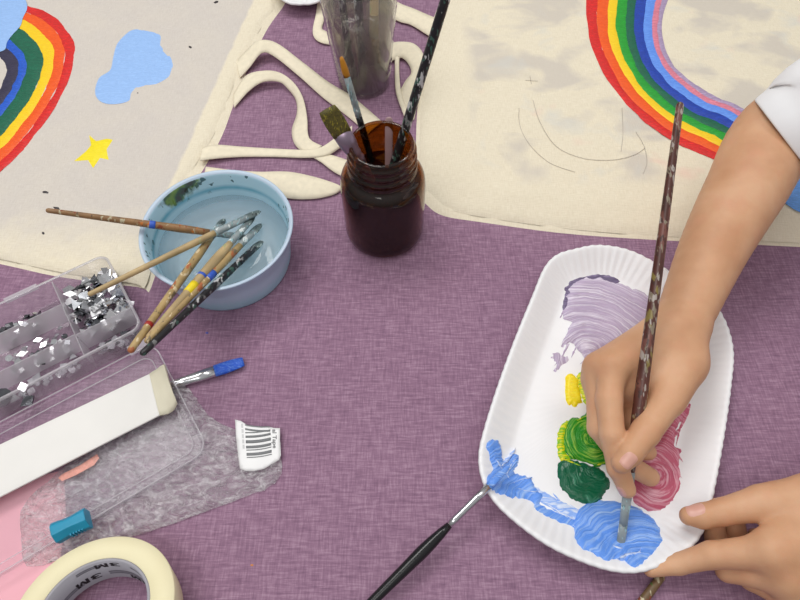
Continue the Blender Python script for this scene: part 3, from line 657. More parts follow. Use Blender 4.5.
brush(P(341, 57, .166), jar_pt(.004, .008, .010), 'slim paint brush with orange bristles standing in the amber jar', (M_orbr, M_silverp, M_blk), bl=.016, fl=.036, bw=.0032, bt=.0026, fr=.0027, hr=.0032, er=.002, point=.4, bristle_label='orange-stained bristles')
brush(jar_pt(-.010, -.006, .008), P(452, -22, .225), 'black paint brush standing handle up in the amber jar', (M_hair, M_blk, M_blksp), bl=.014, fl=.03, bw=.003, bt=.002, fr=.0030, hr=.0042, er=.0036, handle_label='black handle flecked with paint')
b = MB(); T, a, u, w, L = frame(P(389, 162, .090), P(389, 117, .1205), (0.2, -1, .2))
b.rings(tubes(T, a, u, w, [(0, .003, .0008), (.002, .0036, .0011), (L - .004, .0036, .0011), (L - .001, .0026, .0010), (L, .0012, .0006)]))
T0 = jar_pt(.004, -.008, .012)
b2 = MB(); E0 = P(389, 117, .118); T, a, u, w, L = frame(T0, E0, (1, 0, 0))
b2.rings(tubes(T, a, u, w, [(0, .0008, .002), (.002, .0011, .0034), (L - .004, .0011, .0034), (L - .001, .0010, .0026), (L, .0006, .0012)]))
tag(b2.out('craft_stick', M_pinkw), 'pinkish wooden craft stick standing inside the amber jar', 'craft stick')

# ------------------------------------------------------------------ clear tumbler with murky water
GC = np.append(P(364, 83, 0)[:2], 0.0)
TU = empty('plastic_tumbler', tuple(GC), 'clear ridged plastic tumbler of murky water and brushes behind the jar', 'tumbler')
R0, R1, HT = .0292, .0405, .125
pr = [(.0005, .003), (.020, .003), (.0235, 0), (R0 - .001, .0004), (R0, .002)]
for i in range(44):
    t = i / 43; z = .004 + (HT - .004) * t; rr = R0 + (R1 - R0) * t + (.0004 * math.sin(i * math.pi) if False else (.0008 if i % 2 else 0) * (1 if .1 < t < .86 else 0)); pr.append((rr, z))
pr += [(R1 + .0006, HT + .001), (R1 - .0008, HT + .0012)] + [(R1 - .0016, HT - .002), (R0 - .0012, .006), (.020, .0048), (.0005, .0048)]
b = MB(); b.rings(lathe(pr, GC, 72)); b.out('cup_body', clear_mat('clear_ridged_plastic', (.93, .93, .93, 1), .035, (.8, .8, .8, 1), .06, 1.6), TU)
b = MB(); rz = lambda z: R0 - .0016 + (R1 - R0) * z / HT
b.rings(lathe([(.0005, .0085), (rz(.006), .0095), (rz(.092), .092), (.0005, .092)], GC, 48))
b.out('murky_water', clear_mat('murky_water_mix', S(214, 208, 196), .36, S(142, 136, 126), .05, .8, None, 0, 0, lambda t: t.noise(40, 3, t.map((1, 1, .4)))), TU, label='murky grey paint water')
gp = lambda dx, dy, z: GC + np.array([dx, dy, z])
brush(gp(.012, -.020, .008), gp(.020, .012, .215), 'paint brush with a rounded wooden filbert tip standing in the tumbler', (speckle_mat('olive_wet_hair', S(158, 142, 108), [S(110, 110, 80)], 150, .5, .4), plain('copper_ferrule', S(170, 120, 70), .4, .3), M_wood), bl=.030, fl=.03, bw=.009, bt=.004, fr=.005, hr=.0045, er=.003, point=.35, up=(0, 1, 0))
brush(gp(-.012, -.016, .008), gp(-.022, .014, .210), 'dark paint brush standing in the tumbler next to the ridged side', (M_brist_gr, M_blksp, M_blksp), bl=.024, fl=.03, bw=.007, bt=.003, fr=.004, hr=.004, er=.003, up=(0, 1, 0))
brush(gp(.001, -.010, .008), gp(-.004, .024, .220), 'paint brush with a white-spattered handle in the middle of the tumbler', (M_hair, M_silverp, speckle_mat('white_spatter_handle', S(70, 70, 70), [S(225, 225, 222), S(190, 190, 190)], 160, .4, .55)), bl=.02, fl=.03, bw=.006, bt=.003, fr=.004, hr=.0046, er=.003, up=(0, 1, 0))
# ------------------------------------------------------------------ sheets under the clear things
pink = blanket('pink_paper', [(-80, 470), (-20, 474), (30, 478), (64, 470), (66, 520), (60, 560), (52, 620), (40, 660), (-110, 660)], plain('pink_paper_mat', S(238, 178, 190), .6, 0, .2, .02), None, 0.0002, 0.0009, .0008, .012, 1)
tag(pink, 'pale pink paper sheet at the lower edge beside the masking tape', 'paper')

# crinkled clear bag
def crinkle(t): 
    a = t.noise(105, 4, t.map((1, 1.6, 1), .5), .6, 1.4); v = t.voro(85, t.map((1, 1.4, 1), .5)); return t.math('ADD', t.math('MULTIPLY', a, .7), t.math('MULTIPLY', v, .6))
M_film = clear_mat('crinkled_film', (.985, .985, .99, 1), .52, (.97, .97, .98, 1), .24, 2.4, crinkle, 1.0, .0050, lambda t: t.noise(78, 5, t.map((1, 1.7, 1), .5), .6, 2.2))
def film(name, px, parent, z0, h, step=3.2, **kw):
    o = crom(px, 5, True) + rng.normal(0, .5, (len(px) * 5, 2)); pts, f, d = fill(o, step)
    V = []
    ph = rng.uniform(0, 6, 12); fr = rng.uniform(.03, .28, (12, 2)) * rng.choice([-1, 1], (12, 2))
    for (a, c), q in zip(pts, d):
        n = sum(math.sin(fr[i][0] * a + fr[i][1] * c + ph[i] + 1.5 * math.sin(.05 * c + i)) for i in range(12)) / 6
        t = min(1, q / 9)
        V.append(P(a, c, z0 + t * (h * .45 + h * .5 * n * .8 + abs(rng.normal(0, h * .10)))))
    return mesh(name, V, f, M_film, parent, **kw)
bag = film('plastic_bag', [(176, 384), (188, 388), (198, 402), (212, 418), (236, 430), (262, 432), (279, 438), (280, 456), (281, 474), (268, 488), (240, 499), (192, 517), (142, 534), (106, 541), (70, 556), (28, 566), (22, 540), (24, 505), (70, 462), (124, 414), (150, 392)], None, .0016, .0055)
tag(bag, 'crumpled clear plastic bag lying under the open box lid', 'bag')
bs = on_mesh(bag)
# white leaf print on the near end of the bag
M_leaf = clear_mat('white_leaf_print', (.97, .97, .97, 1), .55, (.95, .94, .95, 1), .3, 1.0)
for pts in ([(33, 548), (38, 543), (43, 543), (40, 549), (35, 552)], [(24, 556), (30, 552), (34, 556), (29, 561), (24, 561)], [(44, 566), (56, 556), (58, 562), (52, 572), (46, 574)], [(64, 541), (70, 538), (72, 543), (66, 546)]):
    drape('leaf_print', pts, M_leaf, bag, lambda a, c: (bs(a, c)[0], UP), .0012, 2, 2, 4, base=.0004)
# printed sticker on the bag
lab_px = [(235, 419.5), (241, 421), (247, 425), (255, 426), (262, 427), (268, 426.5), (274, 428), (280, 428), (280, 440), (281, 455), (279, 460), (272, 464), (264, 469), (254, 471), (246, 471), (240, 469), (238, 455), (236, 438)]
def lsurf(a, c):
    q = P(a, c, .0070 + .0014 * math.sin((a - 236) / 44 * math.pi * 1.6) + .0008 * math.cos((c - 420) / 50 * 3)); return q, UP
stk = drape('barcode_sticker', lab_px, plain('sticker_paper', S(240, 240, 240), .5, 0, .4, .01), None, lsurf, .0004, 1, 3, 1, base=0.0)
solid(stk, .0003, -1); tag(stk, 'curled white barcode sticker at the end of the crumpled bag', 'sticker')
bars = MB()
for y0, hh in ((424.6, .9), (428.2, 1.8), (432.2, 1.1), (435.6, 2.2), (440.2, 3.0), (445.6, 2.6), (449.4, .9), (452.6, 2.8), (456.6, .9)):
    R = []
    for x in np.linspace(245, 270, 14):
        t = (x - 245) / 25; yy = y0 + 1.6 * math.sin(t * 3.0) * .6 - 2.8 * t * (1 if y0 > 430 else .2) + (2.2 * t if y0 < 430 else 0) + (y0 - 424) * .018 * (1 - t)
        x2 = x + (y0 - 424) * .06
        top = lsurf(x2, yy)[0] + UP * .00055; bot = lsurf(x2, yy + hh)[0] + UP * .00055
        R.append([top, bot, bot + UP * .00008, top + UP * .00008])
    bars.rings(R)
bars.out('barcode', plain('barcode_ink', S(122, 124, 126), .6), stk)
def text_mesh(body, size):
    cu = bpy.data.curves.new('lettering', 'FONT'); cu.body = body; cu.size = size; cu.resolution_u = 3; cu.offset = size * .02
    o = bpy.data.objects.new('lettering', cu); COL.objects.link(o); dg = bpy.context.evaluated_depsgraph_get(); dg.update()
    me = bpy.data.meshes.new_from_object(o.evaluated_get(dg)); V = np.array([tuple(v.co) for v in me.vertices]); F = [tuple(p.vertices) for p in me.polygons]
    bpy.data.objects.remove(o); bpy.data.curves.remove(cu); bpy.data.meshes.remove(me)
    bm = bmesh.new(); vs = [bm.verts.new(v) for v in V]
    for f in F:
        try: bm.faces.new([vs[i] for i in f])
        except ValueError: pass
    bmesh.ops.triangulate(bm, faces=bm.faces[:]); bm.verts.index_update()
    V = np.array([tuple(v.co) for v in bm.verts]); F = [[v.index for v in f.verts] for f in bm.faces]; bm.free(); return V, F
V, F = text_mesh('al Tape', 1.0)
W = V[:, 0].max()
Q = [lsurf(272.4 + y * 6.0 + .6 * x / W, 429 + x / W * 19)[0] + UP * .0006 for x, y, _ in V]
# text runs down the sticker (turned a quarter turn)
Q = [lsurf(272.6 + y * 5.6 + .5 * x / W, 429.5 + x / W * 19)[0] + UP * .0006 for x, y, _ in V]
mesh('lettering', Q, F, plain('sticker_ink', S(110, 110, 112), .6), stk, smooth=False)
q = MB()
for k in range(5):
    a = [lsurf(241.2 + .35 * k, 424 + 5.2 * k)[0] + UP * .0006, lsurf(243.2 + .35 * k, 424.2 + 5.2 * k)[0] + UP * .0006, lsurf(243.4 + .35 * k, 428 + 5.2 * k)[0] + UP * .0006, lsurf(241.4 + .35 * k, 428 + 5.2 * k)[0] + UP * .0006]
    q.add(a, [(0, 1, 2, 3)])
q.out('print_mark', plain('faint_ink', S(205, 205, 206), .6), stk)
pr_ = drape('paper_scrap', [(58, 478), (62, 474), (80, 465), (97, 454), (99, 458), (94, 465), (76, 475), (62, 481)], plain('salmon_paper', S(238, 164, 146), .6, 0, .2, .16, 250), None, flat(.0068), .0005, 2, 3, 1); tag(pr_, 'salmon pink paper scrap trapped under the clear lid', 'paper')

# ------------------------------------------------------------------ clear compartment box with mirror chips
OB = P(105, 254, .028) * [1, 1, 0]; e1 = np.array([-.832, -.554, 0]); e2 = np.array([.554, -.832, 0])
def U(u, v, z): return OB + e1 * u + e2 * v + UP * z
def rrect(u0, u1, v0, v1, r, n=7):
    pts = []
    for cu, cv, a0 in ((u1 - r, v1 - r, 0), (u0 + r, v1 - r, 90), (u0 + r, v0 + r, 180), (u1 - r, v0 + r, 270)):
        for k in range(n + 1):
            a = math.radians(a0 + 90 * k / n); pts.append((cu + r * math.cos(a), cv + r * math.sin(a)))
    return pts
def rr_ring(u0, u1, v0, v1, r, z, ins=0): return [U(a, c, z) for a, c in rrect(u0 + ins, u1 - ins, v0 + ins, v1 - ins, max(r - ins, .001))]
BX = empty('compartment_box', tuple(U(.1, .044, 0)), 'clear plastic compartment box of mirror chips with its lid open', 'box')
M_box = clear_mat('clear_box_plastic', (.975, .97, .98, 1), .10, (.94, .92, .95, 1), .10, 1.1)
M_wall = clear_mat('frosted_divider_plastic', (.95, .945, .955, 1), .40, (.90, .88, .91, 1), .18, 1.0)
M_rim = clear_mat('moulded_rim_plastic', (.95, .94, .96, 1), .48, (.95, .93, .96, 1), .12, 1.2)
u1 = .20; v1 = .0885; zt = .028
b = MB()
b.rings([rr_ring(.002, u1, .002, v1 - .002, .009, .0006), rr_ring(0, u1, 0, v1, .009, .002), rr_ring(0, u1, 0, v1, .009, zt - .001), rr_ring(.001, u1, .001, v1 - .001, .009, zt, .0), rr_ring(.0014, u1 - .0014, .0014, v1 - .0014, .008, zt - .0006), rr_ring(.0014, u1 - .0014, .0014, v1 - .0014, .008, .0022)])
b.out('tray', M_box, BX)
b = MB(); b.rings([rr_ring(-.0006, u1 + .0006, -.0006, v1 + .0006, .0095, zt - .0024), rr_ring(-.0010, u1 + .001, -.001, v1 + .001, .0098, zt - .0002), rr_ring(.0006, u1 - .0006, .0006, v1 - .0006, .0086, zt + .0006), rr_ring(.0013, u1 - .0013, .0013, v1 - .0013, .008, zt - .0006)], cap0=False, cap1=False)
b.out('rim', M_rim, BX)
def wall(ua, va, ub, vb, h0=.0024, h1=zt - .001, th=.0008):
    q = MB(); A, Bp = U(ua, va, 0), U(ub, vb, 0); d = Bp - A; L = np.linalg.norm(d); d /= L; n = np.array([-d[1], d[0], 0])
    q.box((A + Bp) / 2 + UP * (h0 + h1) / 2, d * L / 2, n * th / 2, UP * (h1 - h0) / 2); bevel(q.out('divider', M_wall, BX, smooth=False), .0003, 2)
wall(.049, .0016, .049, v1 - .0016); wall(.0016, .065, .0484, .065); wall(.0496, .029, u1 - .0016, .029); wall(.0496, .064, u1 - .0016, .064)
# clasp tab on the back wall and the hinge strap
q = MB(); q.box(U(.075, -.0022, zt - .003), e1 * .014, e2 * .0016, UP * .0024); bevel(q.out('clasp', M_rim, BX, smooth=False), .0006, 2)
q = MB(); q.box(U(.012, v1 + .004, .010), e1 * .008, e2 * .005, UP * .0008); bevel(q.out('hinge_tab', M_rim, BX, smooth=False), .0004, 2)
# lid, folded open flat on the table
LB0, LB1 = v1 + .0085, v1 + .121; lz = .0085; lu0 = -.0015
b = MB()
b.rings([rr_ring(lu0, u1, LB0, LB1, .013, lz + .0042), rr_ring(lu0, u1, LB0, LB1, .013, lz + .0008), rr_ring(lu0 + .0007, u1 - .0007, LB0 + .0007, LB1 - .0007, .0125, lz), rr_ring(lu0 + .004, u1 - .004, LB0 + .004, LB1 - .004, .010, lz), rr_ring(lu0 + .05, u1 - .05, LB0 + .05, LB1 - .05, .003, lz)], cap0=False)
lid = b.out('lid', clear_mat('clear_lid_plastic', (.98, .98, .985, 1), .03, (.85, .85, .87, 1), .22, .45), BX); solid(lid, .0007, 1)
def ringrim(ins, z, w, nm, r):
    q = MB(); q.rings([rr_ring(lu0 + ins, u1 - ins, LB0 + ins, LB1 - ins, r, z), rr_ring(lu0 + ins - .0002, u1 - ins + .0002, LB0 + ins - .0002, LB1 - ins + .0002, r, z + w), rr_ring(lu0 + ins + w, u1 - ins - w, LB0 + ins + w, LB1 - ins - w, r - w, z + w), rr_ring(lu0 + ins + w, u1 - ins - w, LB0 + ins + w, LB1 - ins - w, r - w, z)], cap0=False, cap1=False)
    q.out(nm, M_rim, lid)
ringrim(0, lz + .0038, .0009, 'lid_rim', .013); ringrim(.0078, lz + .0003, .0007, 'lid_ridge', .009)

# white strip lying over the lid
M_strip = plain('white_strip_plastic', S(232, 230, 226), .5, 0, .3, .015, 40)
M_stripend = plain('yellowed_strip_plastic', S(216, 210, 188), .5, 0, .3, .03)
def strip_pt(a, c, z): return P(a, c, z)
rows = []
ls = [(x, 445 - .4725 * x, x + d, 497.5 - .5125 * (x + d)) for x, d in ((-80, 0), (-30, 0), (20, 1), (70, 4), (110, 7), (150, 10))]
zz = [.0142, .0142, .0143, .0145, .0148, .0151]
Rw = [(a, c, z, d, e, z) for (a, c, d, e), z in zip(ls, zz)]
so = ribbon('plastic_strip', Rw, M_strip, None, .0022, 8, 9)
tag(so, 'wide white plastic strip lying across the open clear lid', 'strip'); bevel(so, .0006, 2)
Rw = [(150, 374.1, .0151, 160, 415.5, .0151), (154, 371.5, .0160, 165, 414.5, .0150), (158, 369, .0178, 169, 413.5, .0146), (161, 366.5, .0205, 174, 410, .0128), (164, 364.5, .0235, 177, 404, .0120)]
se = ribbon('strip_end', Rw, M_stripend, so, .0022, 8, 9, label='yellowed curled end')
# mirror chips: individual pieces in the compartments
M_mir = plain('mirror_silver', S(225, 226, 228), .06, 1.0, .5, .03)
M_mird = plain('dark_mirror_silver', S(120, 122, 126), .12, 1.0, .5, .2, 200)
M_mirl = plain('bright_mirror_silver', S(240, 240, 242), .38, .85, .6, .03)
M_frost = plain('grey_frosted_chip', S(176, 174, 180), .4, .25, .5, .08, 100)
def chip_mesh(nm, poly, th, m):
    me = bpy.data.meshes.new(nm); n = len(poly)
    V = [(x, y, -th / 2) for x, y in poly] + [(x, y, th / 2) for x, y in poly]
    me.from_pydata(V, [], [tuple(range(n))[::-1], tuple(range(n, 2 * n))] + [(i, (i + 1) % n, n + (i + 1) % n, n + i) for i in range(n)]); me.materials.append(m); me.update(); return me
shapes = [[(-.5, -.5), (.5, -.5), (.5, .5), (-.5, .5)], [(-.6, -.4), (.6, -.4), (.0, .6)], [(-.7, 0), (0, -.4), (.7, 0), (0, .4)], [(-.5, -.35), (.45, -.45), (.55, .3), (-.2, .5)], [(math.cos(a) * .5, math.sin(a) * .5) for a in np.linspace(0, 6.283, 13)[:-1]]]
CH = {}
for mm, m in (('a', M_mir), ('b', M_mird), ('c', M_frost), ('d', M_mirl)):
    for i, s_ in enumerate(shapes): CH[mm, i] = chip_mesh('mirror_chip', [(x * .0074, y * .0074) for x, y in s_], .0009, m)
def chips(n, ua, ub, va, vb, zlo, zhi, lab, grp, kinds, tilt, smin_=.7, smax=1.2, shp=(0, 1, 2, 3)):
    for k in range(n):
        me = CH[random.choice(kinds), random.choice(shp)]
        o = bpy.data.objects.new('mirror_chip', me); COL.objects.link(o)
        t = (k + .5) / n; z = zlo + (zhi - zlo) * t
        o.location = U(random.uniform(ua, ub), random.uniform(va, vb), z)
        o.rotation_euler = (random.gauss(0, tilt), random.gauss(0, tilt), random.uniform(0, 6.28)); s_ = random.uniform(smin_, smax); o.scale = (s_, s_, 1)
        tag(o, lab, 'mirror chip', grp)
chips(165, .004, .046, .005, .063, .004, .021, 'silver mirror chip heaped in the fullest square compartment of the clear box', 'chips in the full compartment', 'aaddb', .5, .75, 1.35)
chips(24, .006, .045, .071, .084, .0035, .012, 'dull grey chip in the small front compartment of the clear box', 'chips in the small compartment', 'cccb', .3, .6, 1.0, (0, 3))
chips(42, .072, .106, .012, .027, .006, .015, 'dark silver chip in the back row compartment of the clear box', 'chips in the back row', 'bba', .3, .4, .8)
chips(46, .060, .108, .040, .062, .005, .014, 'silver chip in the middle row compartment of the clear box', 'chips in the middle row', 'aadb', .3, .4, .95, (0, 2, 3, 4))
chips(22, .060, .108, .070, .084, .0030, .007, 'pale grey chip in the front row compartment of the clear box', 'chips in the front row', 'cca', .2, .5, .9, (0, 3, 4))
for (a, c, r, s_, lab, mk, sh) in ((2, 398, .3, 2.2, 'large round grey mirror disc beside the clear box', 'b', 4), (15, 398, .5, 1.0, 'bright mirror chip between the clear box and its lid', 'a', 1), (73, 356, .4, .75, 'cream triangular chip on the front row edge of the clear box', 'c', 1), (27, 401, .2, 1.4, 'grey mirror chip in front of the clear box', 'b', 3)):
    o = bpy.data.objects.new('mirror_chip', CH[mk, sh]); COL.objects.link(o); o.location = P(a, c, .012 if c > 380 else .0035); o.rotation_euler = (.12, -.1, r); o.scale = (s_, s_, 1.4)
    tag(o, lab, 'mirror chip')

# ------------------------------------------------------------------ teal sharpener
M_teal = plain('teal_plastic', S(14, 142, 178), .35, 0, .5, .04)
A_, B_ = P(55, 534, .0175), P(89, 518, .0175)
ax = B_ - A_; Ls = np.linalg.norm(ax); ax /= Ls; ay = np.array([-ax[1], ax[0], 0]); cc = (A_ + B_) / 2
b = MB(); R = []
prof = [(-.0068, 0), (.0068, 0), (.0072, .0085), (.0040, .0118), (-.0028, .0118), (-.0072, .0065)]
for k in range(15):
    t = -1 + 2 * k / 14; pinch = 1 - .16 * math.cos(t * math.pi / 2) ** 2 if True else 1
    R.append([np.array([cc[0], cc[1], .0130]) + ax * (t * Ls / 2) + ay * (y * pinch) + UP * z for y, z in prof])
b.rings(R)
sh = b.out('pencil_sharpener', M_teal, smooth=False); bevel(sh, .0006, 2); tag(sh, 'small teal pencil sharpener with ribbed side on the front edge of the clear lid', 'pencil sharpener')
for k in range(5):
    q = MB(); q.box(np.array([cc[0], cc[1], .0130]) + ax * (-.0012 + k * .0020) + ay * -.0061 + UP * .0042, ax * .00045, ay * .0009, UP * .0030); q.out('grip_rib', M_teal, sh, smooth=False)

# ------------------------------------------------------------------ masking tape roll
TC = np.array([-.2045, .0475, 0]); TRD, TRI = .0503, .0347
TC[:2] = (-.1953, .0205)
TP = empty('masking_tape', tuple(TC), 'roll of cream masking tape lying beside the pink paper, tilted away at its far side', 'tape')
t = NT('cream_tape')
rd = t.n.new('ShaderNodeVectorMath'); rd.operation = 'LENGTH'; t.link(t.map((1, 1, 0)), rd.inputs[0])
wv = t.math('FRACT', t.math('MULTIPLY', rd.outputs['Value'], 1500)); t.color(t.ramp(t.math('ADD', t.math('MULTIPLY', wv, .5), t.math('MULTIPLY', t.noise(40, 2), .5)), [(.2, S(232, 222, 182)), (.8, S(240, 232, 196))])); t.done(.6, 0, .3)
b = MB(); b.rings(lathe([(TRI + .0002, .0006), (TRD - .0006, .0002), (TRD, .001), (TRD, .0242), (TRD - .0006, .025), (TRI + .0004, .025), (TRI + .0002, .0246), (TRI + .0002, .0006)], TC, 120), cap0=False, cap1=False); b.out('tape_body', t.m, TP)
b = MB(); b.rings(lathe([(TRI - .0018, .0002), (TRI + .0001, .0002), (TRI + .0001, .0246), (TRI - .0018, .0244), (TRI - .0018, .0002)], TC, 120), cap0=False, cap1=False)
core = b.out('cardboard_core', plain('grey_card', S(162, 160, 168), .7, 0, .3, .05), TP, label='grey printed cardboard core')
def core_print(V, F, ang, z, hgt, width, col, flip=True, nm='lettering'):
    V = np.array(V); x = (V[:, 0] - V[:, 0].min()) / (np.ptp(V[:, 0])) - .5; y = (V[:, 1] - V[:, 1].min()) / np.ptp(V[:, 1]) - .5
    if flip: x, y = -x, -y
    r = TRI - .00195; th = ang - x * width / r
    mesh(nm, np.c_[TC[0] + r * np.cos(th), TC[1] + r * np.sin(th), z + y * hgt], F, col, core, smooth=False)
K_ = plain('core_ink', S(22, 22, 24), .6); KG = plain('core_grey_ink', S(120, 120, 128), .6)
def ang_of(a, c, z):
    q = P(a, c, z) - TC; return math.atan2(q[1], q[0])
Vt, Ft = text_mesh('3', 1.0); Vt[:, 0] = (Vt[:, 0] - Vt[:, 0].min()) / np.ptp(Vt[:, 0]) * .42; Vt[:, 1] = (Vt[:, 1] - Vt[:, 1].min()) / np.ptp(Vt[:, 1])
gm = [(.5, 0), (.5, 1), (.66, 1), (.75, .52), (.84, 1), (1.0, 1), (1.0, 0), (.89, 0), (.89, .66), (.79, .06), (.71, .06), (.61, .66), (.61, 0)]
gq = [(0, 1, 2, 11), (0, 11, 12), (2, 3, 10, 11), (3, 4, 8, 9), (3, 9, 10), (4, 5, 6, 8), (8, 6, 7)]
k_ = len(Vt); Vt = np.vstack([Vt, [(x, y, 0) for x, y in gm]]); Ft = list(Ft) + [tuple(i + k_ for i in f) for f in gq]
core_print(Vt, Ft, math.radians(97), .0195, .0052, .0165, K_)
core_print(Vt, Ft, math.radians(124), .0085, .0060, .0165, K_)
core_print(Vt, Ft, math.radians(28), .019, .0050, .016, K_)
core_print(Vt, Ft, math.radians(62), .0036, .0046, .0165, K_)
for an, z, w, h in ((118, .020, .016, .0030), (78, .0085, .026, .0046), (146, .0072, .018, .0036), (58, .0195, .012, .002)):
    g = MB(); n = 10
    for rr_ in (-.28, .28):
        vs = [(x / n, rr_ + s_ * .2) for s_ in (-1, 1) for x in range(n + 1)]
        g.add([(x, y, 0) for x, y in vs], [(i, i + 1, n + 2 + i, n + 1 + i) for i in range(n)])
    core_print(g.v, g.f, math.radians(an), z, h, w, KG, True, 'printed_band')

# the roll is tipped a little, its near side propped up
TILT = -math.radians(17)
TP.rotation_euler = (TILT, 0, 0); TP.location.z = TRD * math.sin(-TILT) + .0004

# ------------------------------------------------------------------ the person: two bare arms out of a white shirt
def skin_mat():
    t = NT('skin')
    a = t.noise(22, 4); b_ = t.noise(70, 3)
    c = t.ramp(a, [(.32, S(196, 146, 110)), (.5, S(208, 160, 124)), (.68, S(216, 171, 136))])
    c = t.mix(t.ramp(b_, [(.5, 0.0), (.72, .25)]), c, S(210, 144, 114))
    t.color(c)
    fine = t.math('ADD', t.noise(900, 3), t.math('MULTIPLY', t.noise(180, 3), .8)); t.bump(fine, .16, .0008)
    t.b.inputs['Subsurface Weight'].default_value = .12; t.b.inputs['Subsurface Radius'].default_value = (.006, .0025, .0012); t.b.inputs['Subsurface Scale'].default_value = .6
    return t.done(.5, 0, .35)
M_skin = skin_mat(); M_nail = plain('nail', S(216, 164, 148), .32, 0, .5, .03)
PR = empty('person', (.52, .22, 0), 'person in a white shirt reaching in to hold the plate and paint with a brush', 'person')

def build_hand(name, lo, hi, h, palm, fingers, kpalm=.009, kf=.006, extra=()):
    s = SDF(lo, hi, h); D = s.grid()
    for a, ra, b_, rb_, *kk in palm: s.cap(D, a, ra, b_, rb_, kk[0] if kk else kpalm)
    res = D.copy()
    for f in fingers:
        G = s.grid()
        for k in range(len(f) - 1): s.cap(G, f[k][0], f[k][1], f[k + 1][0], f[k + 1][1], .0022)
        res = smin(res, smin(D, G, kf), .0014)
    V, F = surface_nets(res, s.lo, s.h)
    # light relaxation to remove grid stepping
    nb = np.concatenate([F[:, [0, 1]], F[:, [1, 2]], F[:, [2, 3]], F[:, [3, 0]]]); nb = np.concatenate([nb, nb[:, ::-1]])
    for lam in (.5, -.52, .5, -.52, .5, -.5):
        acc = np.zeros_like(V); cnt = np.zeros(len(V)); np.add.at(acc, nb[:, 0], V[nb[:, 1]]); np.add.at(cnt, nb[:, 0], 1)
        V = V + lam * (acc / cnt[:, None] - V)
    return V, F
def nail(body_bvh, tip, prev, updir, rw, rl, back=.55, nm='nail'):
    tip, prev = np.array(tip), np.array(prev); d = tip - prev; d /= np.linalg.norm(d)
    n = np.array(updir, float); n -= d * (n @ d); n /= np.linalg.norm(n); w = np.cross(d, n); V = []; F = []; A, B_n = 9, 9
    c0 = tip - d * rl * back
    for i in range(A):
        for j in range(B_n):
            x = -1 + 2 * i / (A - 1); y = -1 + 2 * j / (B_n - 1)
            # squircle outline
            sx = x * math.sqrt(1 - y * y / 2.6); sy = y * math.sqrt(1 - x * x / 2.6)
            p = c0 + d * (sx * rl) + w * (sy * rw) + n * .020
            hit = body_bvh.ray_cast(Vector(p), Vector(-n))
            q = np.array(hit[0]) if hit[0] is not None else c0 + d * sx * rl + w * sy * rw
            e = max(abs(x), abs(y)); V.append(q + n * (.00045 if e < .99 else -.0003))
    for i in range(A - 1):
        for j in range(B_n - 1): F.append((i * B_n + j, i * B_n + j + 1, (i + 1) * B_n + j + 1, (i + 1) * B_n + j))
    return V, F

# right (painting) arm
_r = ray(784, 138); _r = _r / np.linalg.norm(_r); HD = np.array([.82, .57, 0]); HD = HD - _r * (HD @ _r); HD /= np.linalg.norm(HD)
HEM = P(784, 139, .092)
idx = [(P(612, 368, .058), .0102), (P(609, 400, .057), .0095), (P(612, 434, .053), .0088), (P(618, 468, .041), .0076), (P(627.5, 490, .0300), .0060)]
mid = [(P(598, 367, .050), .0098), (P(599, 428, .037), .0085), (P(624, 462, .020), .0080), (P(650, 477, .0125), .0070)]
rin = [(P(596, 380, .038), .0098), (P(606, 436, .020), .0085), (P(630, 450, .0140), .0075), (P(648, 452, .0125), .0064)]
lit = [(P(604, 396, .028), .0088), (P(620, 428, .0150), .0075), (P(636, 436, .0120), .0068), (P(650, 440, .0110), .0058)]
thb = [(P(681, 368, .050), .0158), (P(665, 402, .053), .0122), (P(645, 433, .0560), .0102), (P(630, 453, .0550), .0088), (P(622, 463, .0530), .0072)]
wr = P(683, 320, .052)
palm = [(wr, .0190, P(640, 366, .050), .0140), (P(670, 332, .056), .0150, idx[0][0], .0105), (P(668, 332, .050), .0150, mid[0][0], .0105), (P(668, 338, .040), .0140, rin[0][0], .0100), (P(672, 344, .032), .0120, lit[0][0], .0090),
        (wr, .0190, P(682, 362, .050), .0165), (P(682, 362, .050), .0162, P(668, 396, .052), .0128), (idx[0][0] , .0096, lit[0][0], .0086), (P(650, 360, .045), .014, P(625, 385, .042), .012), (P(660, 372, .044), .013, P(640, 384, .040), .012),
        (P(648, 380, .036), .0140, P(632, 422, .026), .0100),
        (wr - UP * .007, .0175, P(713, 250, .057), .0245, .004)]
def chain(pts, n=7):
    c = crom([list(p) + [r] for p, r in pts], n); return [(c[k, :3], c[k, 3], c[k + 1, :3], c[k + 1, 3], .0005) for k in range(len(c) - 1)]
palm += chain([(wr, .0198), (P(713, 250, .063), .0258), (P(745, 190, .077), .0312), (P(779, 134, .090), .0356), (HEM + HD * .06, .0375)])
allp = np.array([x for q in palm for x in (q[0], q[2])] + [x[0] for f in (idx, mid, rin, lit, thb) for x in f])
V, F = build_hand('arm', allp.min(0) - .045, allp.max(0) + .045, .0015, palm, [idx, mid, rin, lit, thb])
ra_ = mesh('painting_arm', V, F, M_skin, PR, label='bare forearm with hand gripping the maroon brush')
bv = BVHTree.FromPolygons([Vector(v) for v in V], [tuple(map(int, f)) for f in F])
def add_nail(o, bvh, f, up, rw, rl, back=.5):
    v, g = nail(bvh, f[-1][0], f[-2][0], up, rw, rl, back); mesh('nail', v, g, M_nail, o)
add_nail(ra_, bv, thb, (.05, -.35, 1), .0054, .0064, .42)
add_nail(ra_, bv, idx, (-.9, -.15, .35), .0042, .0052, .5)

